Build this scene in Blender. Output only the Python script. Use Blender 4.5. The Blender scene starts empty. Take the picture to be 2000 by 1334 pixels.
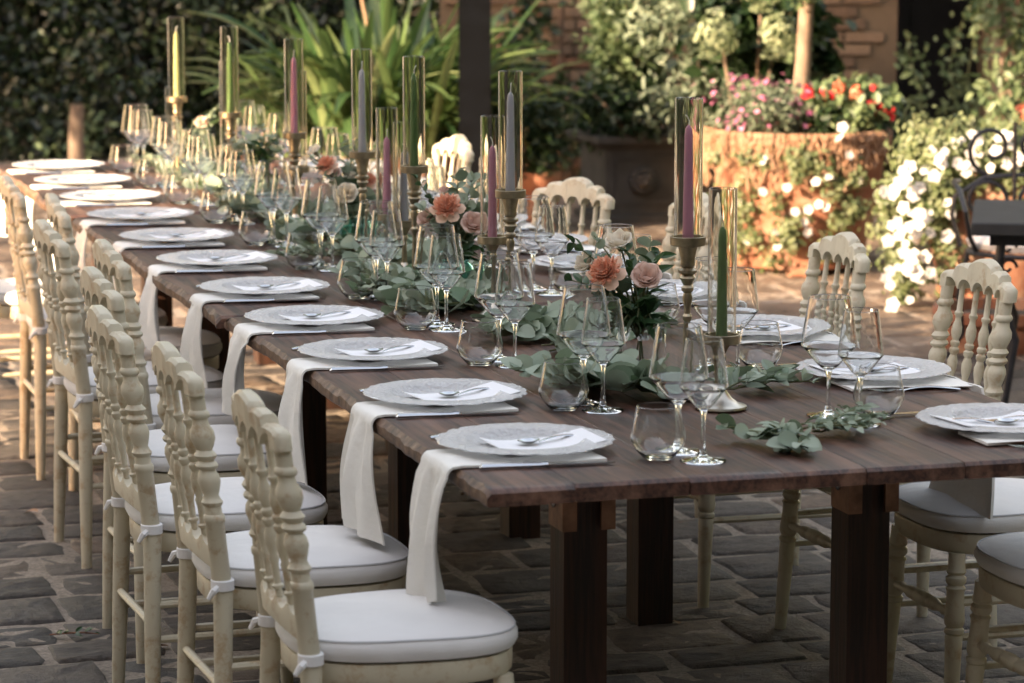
import bpy, bmesh, math, random
import numpy as np
from mathutils import Vector, Matrix, Quaternion
R = math.radians
PI = math.pi
C = bpy.context.scene.collection
SC = bpy.context.scene

# ------------------------------------------------------------------ camera, sky, sun, exposure
F, CX, CY, CZ, YAW, PIT = 6104.2, -1.49147, -5.10314, 1.82418, 0.290462, 0.148181
cam_d = bpy.data.cameras.new('camera')
cam = bpy.data.objects.new('camera', cam_d)
C.objects.link(cam)
SC.camera = cam
cam_d.sensor_width = 36.0
cam_d.lens = F * 36.0 / 2000.0
cam_d.clip_start = 0.1
cam_d.clip_end = 500
cam.location = (CX, CY, CZ)
DIR = Vector((math.sin(YAW) * math.cos(PIT), math.cos(YAW) * math.cos(PIT), -math.sin(PIT)))
RIGHT = Vector((math.cos(YAW), -math.sin(YAW), 0))
UP = RIGHT.cross(DIR)
cam.rotation_euler = DIR.to_track_quat('-Z', 'Y').to_euler()
cam_d.dof.use_dof = True
cam_d.dof.focus_distance = 6.9
cam_d.dof.aperture_fstop = 5.6

SUN_EL = R(17.5)
TO_SUN = Vector((-0.93, -0.36, 0)).normalized()
world = bpy.data.worlds.new('World')
SC.world = world
world.use_nodes = True
wn = world.node_tree
wn.nodes.clear()
sky = wn.nodes.new('ShaderNodeTexSky')
sky.sky_type = 'NISHITA'
sky.sun_disc = False
sky.sun_elevation = SUN_EL
sky.sun_rotation = math.atan2(TO_SUN.x, TO_SUN.y)
sky.dust_density = 1.0
sky.ozone_density = 0.6
bg = wn.nodes.new('ShaderNodeBackground')
bg.inputs[1].default_value = 0.15
wo = wn.nodes.new('ShaderNodeOutputWorld')
tint = wn.nodes.new('ShaderNodeMix'); tint.data_type = 'RGBA'; tint.blend_type = 'MULTIPLY'
tint.inputs[0].default_value = 1.0; tint.inputs[7].default_value = (1.42, 1.0, 0.72, 1)   # warms the whole sky in place of white balance
wn.links.new(sky.outputs[0], tint.inputs[6])
wn.links.new(tint.outputs[2], bg.inputs[0])
wn.links.new(bg.outputs[0], wo.inputs[0])
sd = bpy.data.lights.new('sun', 'SUN')
sun = bpy.data.objects.new('sun', sd)
C.objects.link(sun)
sd.energy = 3.4
sd.angle = R(0.6)
sd.color = (1.0, 0.75, 0.50)
ts = (TO_SUN * math.cos(SUN_EL) + Vector((0, 0, math.sin(SUN_EL)))).normalized()
sun.rotation_euler = ts.to_track_quat('Z', 'Y').to_euler()
sun.location = (-6, -4, 9)
SC.view_settings.view_transform = 'Standard'
SC.view_settings.look = 'None'
SC.view_settings.exposure = 2.85
SC.view_settings.gamma = 1
SC.view_settings.use_curve_mapping = False
cy = SC.cycles
cy.max_bounces = 14
cy.diffuse_bounces = 3
cy.glossy_bounces = 5
cy.transmission_bounces = 14
cy.transparent_max_bounces = 16
cy.caustics_reflective = False
cy.caustics_refractive = True
cy.sample_clamp_indirect = 6
cy.use_denoising = True
SC.render.film_transparent = False

# ------------------------------------------------------------------ reading points off the photograph's geometry
def ray(px, py):
    return DIR + RIGHT * ((px - 1000) / F) - UP * ((py - 667) / F)
def at(px, py, z):
    v = ray(px, py)
    return Vector((CX, CY, CZ)) + v * ((z - CZ) / v.z)
def atD(px, D, z=0.0):
    """ground point in pixel column px at horizontal forward distance D"""
    fw = Vector((math.sin(YAW), math.cos(YAW), 0))
    p = Vector((CX, CY, 0)) + fw * D + RIGHT * ((px - 1000) / F * D / math.cos(PIT) * 0.992)
    p.z = z
    return p
def zD(py, D):
    return CZ - math.tan(PIT + math.atan((py - 667) / F)) * D
YR = -YAW      # z rotation that faces the camera plane

# ------------------------------------------------------------------ materials
MATS = {}
def nt(name):
    m = bpy.data.materials.new(name)
    m.use_nodes = True
    t = m.node_tree
    return m, t, t.nodes['Principled BSDF']
def L(t, a, b): t.links.new(a, b)
def mixc(t, fac, a, b):
    n = t.nodes.new('ShaderNodeMix'); n.data_type = 'RGBA'
    if isinstance(fac, (int, float)): n.inputs[0].default_value = fac
    else: L(t, fac, n.inputs[0])
    for i, v in ((6, a), (7, b)):
        if isinstance(v, tuple): n.inputs[i].default_value = (*v[:3], 1)
        else: L(t, v, n.inputs[i])
    return n.outputs[2]
def noise(t, scale, detail=4, rough=0.55, vec=None, dim='3D'):
    n = t.nodes.new('ShaderNodeTexNoise')
    n.inputs['Scale'].default_value = scale; n.inputs['Detail'].default_value = detail
    n.inputs['Roughness'].default_value = rough
    if vec is None:
        vec = coords(t)
    L(t, vec, n.inputs['Vector'])
    return n.outputs['Fac']
def coords(t, sc=(1, 1, 1), kind='Object', jitter=False):
    c = t.nodes.new('ShaderNodeTexCoord')
    mp = t.nodes.new('ShaderNodeMapping'); mp.inputs['Scale'].default_value = sc
    L(t, c.outputs[kind], mp.inputs['Vector'])
    if jitter:
        oi = t.nodes.new('ShaderNodeObjectInfo')
        mu = t.nodes.new('ShaderNodeMath'); mu.operation = 'MULTIPLY'; mu.inputs[1].default_value = 37.0
        L(t, oi.outputs['Random'], mu.inputs[0])
        cb = t.nodes.new('ShaderNodeCombineXYZ')
        for i in range(3): L(t, mu.outputs[0], cb.inputs[i])
        L(t, cb.outputs[0], mp.inputs['Location'])
    return mp.outputs[0]
def ramp(t, fac, stops):
    n = t.nodes.new('ShaderNodeValToRGB')
    e = n.color_ramp.elements
    while len(e) < len(stops): e.new(0.5)
    for el, (p, c) in zip(e, stops):
        el.position = p; el.color = (*c[:3], 1) if isinstance(c, tuple) else (c, c, c, 1)
    L(t, fac, n.inputs[0])
    return n.outputs[0]
def bump(t, b, h, strength=0.3, dist=0.01):
    n = t.nodes.new('ShaderNodeBump'); n.inputs['Strength'].default_value = strength
    n.inputs['Distance'].default_value = dist
    L(t, h, n.inputs['Height']); L(t, n.outputs[0], b.inputs['Normal'])
def rnd(t):
    return t.nodes.new('ShaderNodeObjectInfo').outputs['Random']
def simple(name, c, rough=0.5, metal=0.0, var=0.0, scale=20, bmp=0.0, spec=0.5, jitter=True):
    m, t, b = nt(name)
    b.inputs['Roughness'].default_value = rough; b.inputs['Metallic'].default_value = metal
    b.inputs['Specular IOR Level'].default_value = spec
    if var > 0:
        n = noise(t, scale, vec=coords(t, jitter=jitter))
        lo = tuple(x * (1 - var) for x in c); hi = tuple(min(1, x * (1 + var)) for x in c)
        L(t, ramp(t, n, [(0.3, lo), (0.7, hi)]), b.inputs['Base Color'])
        if bmp: bump(t, b, n, bmp, 0.004)
    else:
        b.inputs['Base Color'].default_value = (*c, 1)
    MATS[name] = m
    return m

# cream paint of the chairs, rubbed through to ochre in places
m, t, b = nt('cream_paint')
v = coords(t, jitter=True)
n1 = noise(t, 26, 5, 0.65, v); n2 = noise(t, 6, 3, 0.5, v)
wear = ramp(t, n1, [(0.53, 0.0), (0.66, 1.0)])
base = mixc(t, n2, (0.52, 0.465, 0.34), (0.62, 0.565, 0.43))
L(t, mixc(t, wear, base, (0.45, 0.345, 0.22)), b.inputs['Base Color'])
b.inputs['Roughness'].default_value = 0.48
bump(t, b, n1, 0.12, 0.003)
MATS['cream'] = m
# white seat cloth
m, t, b = nt('white_cloth')
v = coords(t, jitter=True)
w = noise(t, 400, 2, 0.5, v); n2 = noise(t, 9, 2, 0.5, v)
L(t, mixc(t, n2, (0.72, 0.705, 0.69), (0.80, 0.785, 0.77)), b.inputs['Base Color'])
b.inputs['Roughness'].default_value = 0.8
b.inputs['Sheen Weight'].default_value = 0.15
ad = t.nodes.new('ShaderNodeMath'); ad.operation = 'MULTIPLY_ADD'; ad.inputs[1].default_value = 0.06
L(t, w, ad.inputs[0]); L(t, n2, ad.inputs[2])
bump(t, b, ad.outputs[0], 0.5, 0.02)
MATS['cushion'] = m
simple('piping', (0.52, 0.52, 0.54), 0.8)
# linen napkins
m, t, b = nt('linen')
v = coords(t, sc=(500, 500, 500), jitter=True)
w = noise(t, 1.0, 2, 0.5, v)
L(t, mixc(t, w, (0.74, 0.715, 0.66), (0.82, 0.80, 0.75)), b.inputs['Base Color'])
b.inputs['Roughness'].default_value = 0.85
cr = noise(t, 14, 3, 0.6, coords(t, jitter=True))
ad = t.nodes.new('ShaderNodeMath'); ad.operation = 'MULTIPLY_ADD'; ad.inputs[1].default_value = 0.05
L(t, w, ad.inputs[0]); L(t, cr, ad.inputs[2])
bump(t, b, ad.outputs[0], 0.45, 0.012)
MATS['linen'] = m
simple('paper', (0.82, 0.82, 0.84), 0.7)
# dark stained planks
def wood(name, a, c, hi, rough, sc=(7, 0.35, 7)):
    m, t, b = nt(name)
    v = coords(t, sc=sc, jitter=True)
    n = noise(t, 3.2, 6, 0.62, v)
    fine = noise(t, 14, 5, 0.6, v)
    wave = ramp(t, fine, [(0.42, 0.0), (0.58, 1.0)])
    grain = mixc(t, wave, a, c)
    worn = ramp(t, n, [(0.48, 0.0), (0.64, 1.0)])
    col = mixc(t, worn, grain, hi)
    hv = t.nodes.new('ShaderNodeHueSaturation'); L(t, col, hv.inputs['Color'])
    mr = t.nodes.new('ShaderNodeMapRange'); mr.inputs[3].default_value = 0.9; mr.inputs[4].default_value = 1.12
    L(t, rnd(t), mr.inputs[0]); L(t, mr.outputs[0], hv.inputs['Value'])
    L(t, hv.outputs[0], b.inputs['Base Color'])
    rr = t.nodes.new('ShaderNodeMapRange'); rr.inputs[3].default_value = rough - 0.1; rr.inputs[4].default_value = rough + 0.15
    L(t, n, rr.inputs[0]); L(t, rr.outputs[0], b.inputs['Roughness'])
    bump(t, b, fine, 0.8, 0.002)
    MATS[name] = m
wood('plank_wood', (0.028, 0.011, 0.007), (0.080, 0.034, 0.021), (0.145, 0.074, 0.047), 0.44)
wood('leg_wood', (0.014, 0.006, 0.003), (0.042, 0.015, 0.008), (0.060, 0.023, 0.012), 0.55, sc=(7, 7, 0.35))
# the broken live edge, wood showing through the stain
m, t, b = nt('raw_edge')
n = noise(t, 30, 5, 0.6)
L(t, ramp(t, n, [(0.35, (0.05, 0.028, 0.018)), (0.55, (0.15, 0.085, 0.05)), (0.75, (0.28, 0.19, 0.125))]), b.inputs['Base Color'])
b.inputs['Roughness'].default_value = 0.6
bump(t, b, n, 0.6, 0.006)
MATS['raw_edge'] = m
# glass
def glass(name, col, rough=0.0, ior=1.48):
    m = bpy.data.materials.new(name); m.use_nodes = True
    t = m.node_tree; t.nodes.clear()
    g = t.nodes.new('ShaderNodeBsdfGlass'); g.inputs['Color'].default_value = (*col, 1)
    g.inputs['IOR'].default_value = ior; g.inputs['Roughness'].default_value = rough
    o = t.nodes.new('ShaderNodeOutputMaterial')
    L(t, g.outputs[0], o.inputs[0])
    MATS[name] = m
    return m, t, g
glass('clear_glass', (0.985, 0.99, 0.99))
glass('tube_glass', (0.97, 0.965, 0.94))
glass('green_glass', (0.72, 0.93, 0.90))
m, t, g = glass('pressed_glass', (0.97, 0.975, 0.98), 0.08)
# pressed dots and flutes of the charger plates
tc = t.nodes.new('ShaderNodeTexVoronoi'); tc.inputs['Scale'].default_value = 95
L(t, coords(t), tc.inputs['Vector'])
bn = t.nodes.new('ShaderNodeBump'); bn.inputs['Strength'].default_value = 0.9; bn.inputs['Distance'].default_value = 0.004
L(t, tc.outputs['Distance'], bn.inputs['Height']); L(t, bn.outputs[0], g.inputs['Normal'])
gl = t.nodes.new('ShaderNodeBsdfDiffuse'); gl.inputs['Color'].default_value = (0.90, 0.89, 0.88, 1)
L(t, bn.outputs[0], gl.inputs['Normal'])
ms = t.nodes.new('ShaderNodeMixShader'); ms.inputs[0].default_value = 0.42
L(t, g.outputs[0], ms.inputs[1]); L(t, gl.outputs[0], ms.inputs[2])
L(t, ms.outputs[0], [n for n in t.nodes if n.type == 'OUTPUT_MATERIAL'][0].inputs[0])
simple('steel', (0.55, 0.56, 0.58), 0.22, 1.0)
simple('brass', (0.33, 0.275, 0.185), 0.38, 1.0, 0.3, 40, 0.1)
simple('silvered_brass', (0.50, 0.46, 0.39), 0.35, 1.0, 0.2, 40)
simple('zinc', (0.24, 0.13, 0.08), 0.45, 0.6, 0.4, 25)
def wax(name, c):
    m, t, b = nt(name)
    b.inputs['Base Color'].default_value = (*c, 1)
    b.inputs['Roughness'].default_value = 0.4
    b.inputs['Subsurface Weight'].default_value = 0.25
    b.inputs['Subsurface Radius'].default_value = (0.01, 0.008, 0.006)
    b.inputs['Subsurface Scale'].default_value = 0.4
    MATS[name] = m
wax('pink_wax', (0.62, 0.28, 0.42)); wax('lilac_wax', (0.52, 0.53, 0.62)); wax('green_wax', (0.10, 0.19, 0.055))
wax('lime_wax', (0.50, 0.55, 0.26)); wax('wick', (0.75, 0.74, 0.70))
# leaves: thin, light passes through
def leaf(name, a, c, rough=0.45, trans=0.35, per_obj=False, scale=3.0, third=None):
    m = bpy.data.materials.new(name); m.use_nodes = True
    t = m.node_tree; b = t.nodes['Principled BSDF']
    gi = t.nodes.new('ShaderNodeNewGeometry')
    f = gi.outputs['Random Per Island'] if not per_obj else rnd(t)
    stops = [(0.0, a), (1.0, c)] if third is None else [(0.0, a), (0.8, c), (1.0, third)]
    col = ramp(t, f, stops)
    L(t, col, b.inputs['Base Color']); b.inputs['Roughness'].default_value = rough
    tr = t.nodes.new('ShaderNodeBsdfTranslucent')
    hs = t.nodes.new('ShaderNodeHueSaturation'); hs.inputs['Value'].default_value = 1.3; hs.inputs['Saturation'].default_value = 1.1
    L(t, col, hs.inputs['Color']); L(t, hs.outputs[0], tr.inputs[0])
    ms = t.nodes.new('ShaderNodeMixShader'); ms.inputs[0].default_value = trans
    L(t, b.outputs[0], ms.inputs[1]); L(t, tr.outputs[0], ms.inputs[2])
    L(t, ms.outputs[0], t.nodes['Material Output'].inputs[0])
    MATS[name] = m
leaf('hedge_leaf', (0.003, 0.008, 0.003), (0.018, 0.034, 0.010), 0.36, 0.15, third=(0.10, 0.14, 0.06))  # palest leaf tone imitates bright specks of light on the dark hedge
leaf('tree_leaf', (0.03, 0.07, 0.02), (0.07, 0.12, 0.035))
leaf('strap_leaf', (0.030, 0.070, 0.024), (0.11, 0.165, 0.060), 0.3, 0.25, per_obj=True, third=(0.22, 0.26, 0.12))
leaf('light_leaf', (0.07, 0.115, 0.05), (0.17, 0.22, 0.11), 0.45, 0.35)
leaf('olive_leaf', (0.09, 0.125, 0.075), (0.22, 0.27, 0.19), 0.5, 0.25)
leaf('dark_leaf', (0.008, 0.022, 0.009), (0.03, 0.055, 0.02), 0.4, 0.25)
leaf('petunia_leaf', (0.06, 0.09, 0.03), (0.18, 0.21, 0.10), 0.5, 0.35)
leaf('eucalyptus', (0.15, 0.20, 0.13), (0.35, 0.41, 0.31), 0.5, 0.18, per_obj=True, third=(0.06, 0.12, 0.04))
leaf('ruscus', (0.018, 0.05, 0.018), (0.05, 0.105, 0.035), 0.38, 0.15, per_obj=True)
leaf('dry_root', (0.20, 0.10, 0.05), (0.42, 0.27, 0.17), 0.7, 0.1)
leaf('white_petal', (0.50, 0.48, 0.46), (0.70, 0.68, 0.67), 0.6, 0.3)
leaf('blossom', (0.20, 0.25, 0.14), (0.32, 0.37, 0.24), 0.6, 0.3)
leaf('pink_small', (0.42, 0.12, 0.24), (0.55, 0.24, 0.36), 0.6, 0.3)
leaf('red_petal', (0.45, 0.01, 0.02), (0.60, 0.04, 0.06), 0.5, 0.25)
leaf('coral_petal', (0.70, 0.22, 0.12), (0.80, 0.40, 0.28), 0.5, 0.3)
leaf('rose_petal', (0.70, 0.52, 0.44), (0.78, 0.62, 0.54), 0.55, 0.3, per_obj=True)
leaf('cream_petal', (0.74, 0.68, 0.56), (0.80, 0.74, 0.64), 0.55, 0.3, per_obj=True)
leaf('peach_petal', (0.74, 0.34, 0.22), (0.80, 0.50, 0.36), 0.55, 0.3)
leaf('peach_outer', (0.78, 0.54, 0.38), (0.82, 0.60, 0.46), 0.55, 0.3, per_obj=True)
simple('stem', (0.11, 0.12, 0.05), 0.6)
simple('red_stem', (0.22, 0.09, 0.05), 0.6)
simple('bark', (0.17, 0.12, 0.085), 0.85, 0, 0.35, 14, 0.5)
simple('dark_bark', (0.08, 0.055, 0.04), 0.85, 0, 0.35, 14, 0.5)
# terracotta with lime bloom
m, t, b = nt('terracotta')
n = noise(t, 5, 6, 0.65, coords(t, jitter=True))
L(t, ramp(t, n, [(0.34, (0.19, 0.068, 0.036)), (0.50, (0.25, 0.108, 0.062)), (0.68, (0.34, 0.225, 0.155))]), b.inputs['Base Color'])
b.inputs['Roughness'].default_value = 0.8
bump(t, b, n, 0.3, 0.01)
MATS['terracotta'] = m
simple('soil', (0.035, 0.025, 0.018), 0.95, 0, 0.4, 60, 0.6)
simple('black_iron', (0.025, 0.025, 0.03), 0.45, 0.3, 0.3, 40)
simple('slate', (0.022, 0.023, 0.024), 0.8, 0, 0.3, 12, 0.2)
simple('trough_stone', (0.055, 0.05, 0.046), 0.75, 0, 0.45, 6, 0.5)
simple('post_paint', (0.0015, 0.002, 0.003), 0.9, 0, 0.4, 12, 0.2, 0.08)
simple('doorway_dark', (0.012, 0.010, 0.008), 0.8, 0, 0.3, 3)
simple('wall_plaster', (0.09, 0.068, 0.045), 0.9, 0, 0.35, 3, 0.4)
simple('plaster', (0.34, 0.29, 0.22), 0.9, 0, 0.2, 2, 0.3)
simple('dark_green_face', (0.030, 0.045, 0.02), 0.9, 0, 0.5, 6, 0.8)  # kept dark so the added right building bounces little sunlight
simple('roof_tile', (0.30, 0.13, 0.07), 0.85, 0, 0.3, 5, 0.3)
# paving stones, grey porphyry with brown ones between
m, t, b = nt('paving_stone')
v = coords(t, jitter=True)
n = noise(t, 7, 6, 0.62, v); nf = noise(t, 70, 4, 0.6, v)
tone = ramp(t, rnd(t), [(0.0, (0.040, 0.035, 0.032)), (0.35, (0.085, 0.068, 0.057)), (0.7, (0.058, 0.051, 0.047)), (1.0, (0.14, 0.10, 0.072))])
st = ramp(t, mixc(t, 0.45, n, nf), [(0.36, 0.45), (0.64, 1.6)])
mx = t.nodes.new('ShaderNodeMix'); mx.data_type = 'RGBA'; mx.blend_type = 'MULTIPLY'; mx.inputs[0].default_value = 1
L(t, tone, mx.inputs[6]); L(t, st, mx.inputs[7])
L(t, mx.outputs[2], b.inputs['Base Color'])
rr = t.nodes.new('ShaderNodeMapRange'); rr.inputs[3].default_value = 0.45; rr.inputs[4].default_value = 0.8
L(t, nf, rr.inputs[0]); L(t, rr.outputs[0], b.inputs['Roughness'])
ad = t.nodes.new('ShaderNodeMath'); ad.operation = 'MULTIPLY_ADD'; ad.inputs[1].default_value = 0.3
L(t, nf, ad.inputs[0]); L(t, n, ad.inputs[2])
bump(t, b, ad.outputs[0], 0.9, 0.022)
MATS['stone'] = m
m, t, b = nt('mortar')
v = coords(t)
n = noise(t, 90, 5, 0.7, v); n2 = noise(t, 3, 4, 0.6, v)
c1 = ramp(t, n, [(0.3, (0.17, 0.14, 0.115)), (0.7, (0.50, 0.42, 0.34))])
L(t, mixc(t, ramp(t, n2, [(0.4, 0.0), (0.7, 0.5)]), c1, (0.10, 0.09, 0.07)), b.inputs['Base Color'])
b.inputs['Roughness'].default_value = 0.95
bump(t, b, n, 1.0, 0.012)
MATS['mortar'] = m
m, t, b = nt('old_brick')
v = coords(t, jitter=True)
n = noise(t, 12, 5, 0.6, v)
tone = ramp(t, rnd(t), [(0.0, (0.09, 0.06, 0.04)), (0.4, (0.15, 0.105, 0.07)), (0.75, (0.19, 0.14, 0.095)), (1.0, (0.16, 0.07, 0.04))])
mx = t.nodes.new('ShaderNodeMix'); mx.data_type = 'RGBA'; mx.blend_type = 'MULTIPLY'; mx.inputs[0].default_value = 1
L(t, tone, mx.inputs[6]); L(t, ramp(t, n, [(0.3, 0.6), (0.7, 1.3)]), mx.inputs[7])
L(t, mx.outputs[2], b.inputs['Base Color']); b.inputs['Roughness'].default_value = 0.9
bump(t, b, n, 0.5, 0.01)
MATS['brick'] = m

# ------------------------------------------------------------------ mesh helpers
class MB:
    def __init__(s): s.v = []; s.f = []; s.mi = []
    def add(s, vs, fs, mi=0):
        o = len(s.v); s.v += [tuple(x) for x in vs]; s.f += [tuple(i + o for i in f) for f in fs]; s.mi += [mi] * len(fs)
    def box(s, x0, x1, y0, y1, z0, z1, M=None, mi=0):
        vs = [Vector((x, y, z)) for z in (z0, z1) for y in (y0, y1) for x in (x0, x1)]
        if M: vs = [M @ p for p in vs]
        s.add(vs, [(0, 2, 3, 1), (4, 5, 7, 6), (0, 1, 5, 4), (2, 6, 7, 3), (0, 4, 6, 2), (1, 3, 7, 5)], mi)
    def cbox(s, x0, x1, y0, y1, z0, z1, b, M=None, mi=0):
        """box with chamfered vertical-section corners"""
        prof = [(x0 + b, z0), (x1 - b, z0), (x1, z0 + b), (x1, z1 - b), (x1 - b, z1), (x0 + b, z1), (x0, z1 - b), (x0, z0 + b)]
        rings = []
        for y, k in ((y0, 0.0), (y0 + b, 1), (y1 - b, 1), (y1, 0.0)):
            cx, cz = (x0 + x1) / 2, (z0 + z1) / 2
            q = []
            for px, pz in prof:
                if k == 0: px += math.copysign(b * 0.8, cx - px); pz += math.copysign(b * 0.8, cz - pz)
                q.append(Vector((px, y, pz)))
            rings.append(q)
        s.rings(rings, True, M, mi)
    def rings(s, rings, caps=True, M=None, mi=0, closed=False):
        o = len(s.v); n = len(rings[0])
        for r in rings:
            for p in r:
                s.v.append(tuple(M @ Vector(p)) if M else tuple(p))
        k = len(rings)
        for i in range(k if closed else k - 1):
            for j in range(n):
                a = o + i * n + j; b_ = o + i * n + (j + 1) % n
                i2 = (i + 1) % k
                s.f.append((a, b_, o + i2 * n + (j + 1) % n, o + i2 * n + j)); s.mi.append(mi)
        if caps and not closed:
            s.f.append(tuple(o + j for j in range(n))[::-1]); s.mi.append(mi)
            s.f.append(tuple(o + (k - 1) * n + j for j in range(n))); s.mi.append(mi)
    def lathe(s, prof, n=16, c=(0, 0, 0), caps=True, mi=0, path=None):
        """prof: (z, r); path(z) gives the x, y offset of the axis"""
        rr = []
        for z, r in prof:
            ox, oy = path(z) if path else (0, 0)
            rr.append([(c[0] + ox + r * math.cos(2 * PI * k / n), c[1] + oy + r * math.sin(2 * PI * k / n), c[2] + z) for k in range(n)])
        s.rings(rr, caps, mi=mi)
    def lathe_between(s, a, b, prof, n=10):
        a = Vector(a); b = Vector(b); d = b - a; ln = d.length
        q = d.to_track_quat('Z', 'Y')
        rr = [[a + q @ Vector((r * math.cos(2 * PI * k / n), r * math.sin(2 * PI * k / n), z * ln)) for k in range(n)] for z, r in prof]
        s.rings(rr, True)
    def tube(s, pts, r, n=8, caps=True, mi=0):
        pts = [Vector(p) for p in pts]; rr = []
        up = None
        for i, p in enumerate(pts):
            d = (pts[min(i + 1, len(pts) - 1)] - pts[max(i - 1, 0)])
            if d.length < 1e-9: d = Vector((0, 0, 1))
            d.normalize()
            if up is None:
                up = d.orthogonal().normalized()
            up = (up - d * up.dot(d)); up = up.normalized() if up.length > 1e-6 else d.orthogonal().normalized()
            w = d.cross(up)
            ri = r[i] if isinstance(r, (list, tuple)) else r
            rr.append([p + up * (ri * math.cos(2 * PI * k / n)) + w * (ri * math.sin(2 * PI * k / n)) for k in range(n)])
        s.rings(rr, caps, mi=mi)
    def mesh(s, name, mats, smooth=True):
        me = bpy.data.meshes.new(name)
        me.from_pydata(s.v, [], s.f)
        if not isinstance(mats, (list, tuple)): mats = [mats]
        for m_ in mats: me.materials.append(MATS[m_])
        if len(mats) > 1: me.polygons.foreach_set('material_index', s.mi)
        if smooth:
            me.polygons.foreach_set('use_smooth', [True] * len(me.polygons))
            try: me.set_sharp_from_angle(angle=R(38))
            except Exception: pass
        me.validate(); me.update()
        if any('glass' in m_ for m_ in mats):
            bm = bmesh.new(); bm.from_mesh(me)
            bmesh.ops.recalc_face_normals(bm, faces=bm.faces)
            bm.to_mesh(me); bm.free()
        return me
def link(name, me, parent=None, loc=None, rot=None, scale=None):
    o = bpy.data.objects.new(name, me); C.objects.link(o)
    if parent is not None: o.parent = parent
    if loc is not None: o.location = loc
    if rot is not None: o.rotation_euler = rot
    if scale is not None: o.scale = scale
    return o
def build(name, mb, mat, parent=None, smooth=True, **k):
    return link(name, mb.mesh(name, mat, smooth), parent, **k)
def thing(name, label, cat, loc=(0, 0, 0), rz=0.0, group=None):
    o = bpy.data.objects.new(name, None); C.objects.link(o)
    o.empty_display_size = 0.1
    o.location = loc; o.rotation_euler = (0, 0, rz)
    o['label'] = label; o['category'] = cat
    if group: o['group'] = group
    return o
def tag(o, label, cat, group=None):
    o['label'] = label; o['category'] = cat
    if group: o['group'] = group
    return o
def struct(o):
    o['kind'] = 'structure'; return o
def stuff(o):
    o['kind'] = 'stuff'; return o
KIDS = {}
def dup(root, label, loc, rz=0.0, group=None):
    """copy a thing, its parts and their sub-parts; meshes are shared"""
    r = root.copy(); C.objects.link(r)
    r.location = loc; r.rotation_euler = (0, 0, rz); r['label'] = label
    if group: r['group'] = group
    if root.name not in KIDS:
        KIDS[root.name] = [(c, list(c.children)) for c in root.children]
    for ch, gs in KIDS[root.name]:
        c = ch.copy(); C.objects.link(c); c.parent = r
        for g in gs:
            d = g.copy(); C.objects.link(d); d.parent = c
    return r
class Maker:
    """first call places the prototype, later calls copy it"""
    def __init__(s, fn): s.fn = fn; s.p = None
    def __call__(s, label, loc, rz=0.0, group=None):
        if s.p is None:
            s.p = s.fn(); o = s.p; o.location = loc; o.rotation_euler = (0, 0, rz); o['label'] = label
            if group: o['group'] = group
            return o
        return dup(s.p, label, loc, rz, group)

def cloud(name, mat, pts, size, ratio=0.45, seed=0, normal=None, spread=1.0, jit=0.35, parent=None, outward=None):
    """one mesh of many folded leaves. pts (N,3); normal: mean facing; outward: centre to point away from"""
    rg = np.random.default_rng(seed)
    pts = np.asarray(pts, float); n = len(pts)
    nr = rg.normal(size=(n, 3))
    if outward is not None:
        o = pts - np.asarray(outward); o /= np.linalg.norm(o, axis=1)[:, None] + 1e-9
        nr = nr * spread + o
    elif normal is not None:
        nr = nr * spread + np.asarray(normal, float)
    nr /= np.linalg.norm(nr, axis=1)[:, None]
    a = rg.normal(size=(n, 3)); a[:, 2] -= 0.4
    a -= nr * (a * nr).sum(1)[:, None]; a /= np.linalg.norm(a, axis=1)[:, None]
    b = np.cross(nr, a)
    s = size * (1 + jit * rg.uniform(-1, 1, n))[:, None]
    w = s * ratio
    P = []
    for (u, v_, h) in ((0, 0, 0), (0.32, 0.5, 0.12), (0.72, 0.42, 0.08), (1, 0, -0.06), (0.72, -0.42, 0.08), (0.32, -0.5, 0.12)):
        P.append(pts + a * s * u + b * w * v_ + nr * s * h * 0.8)
    V = np.stack(P, 1).reshape(-1, 3)
    i = np.arange(n)[:, None] * 6
    Fq = np.concatenate([i + [0, 1, 2, 3], i + [0, 3, 4, 5]], 1).reshape(-1)
    me = bpy.data.meshes.new(name)
    me.vertices.add(n * 6); me.vertices.foreach_set('co', V.reshape(-1))
    me.loops.add(n * 8); me.loops.foreach_set('vertex_index', Fq)
    me.polygons.add(n * 2); me.polygons.foreach_set('loop_start', np.arange(n * 2) * 4)
    me.polygons.foreach_set('loop_total', np.full(n * 2, 4))
    me.materials.append(MATS[mat])
    me.update(); me.validate()
    return link(name, me, parent)
def blob_pts(n, c, r, seed, clumps=14, shell=0.5):
    """points in uneven clumps inside an ellipsoid"""
    rg = np.random.default_rng(seed)
    cc = rg.normal(size=(clumps, 3)); cc /= np.linalg.norm(cc, axis=1)[:, None]
    cc *= rg.uniform(shell, 1.0, (clumps, 1))
    k = rg.integers(0, clumps, n)
    p = cc[k] + rg.normal(size=(n, 3)) * 0.22
    return p * np.asarray(r) + np.asarray(c)

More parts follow.
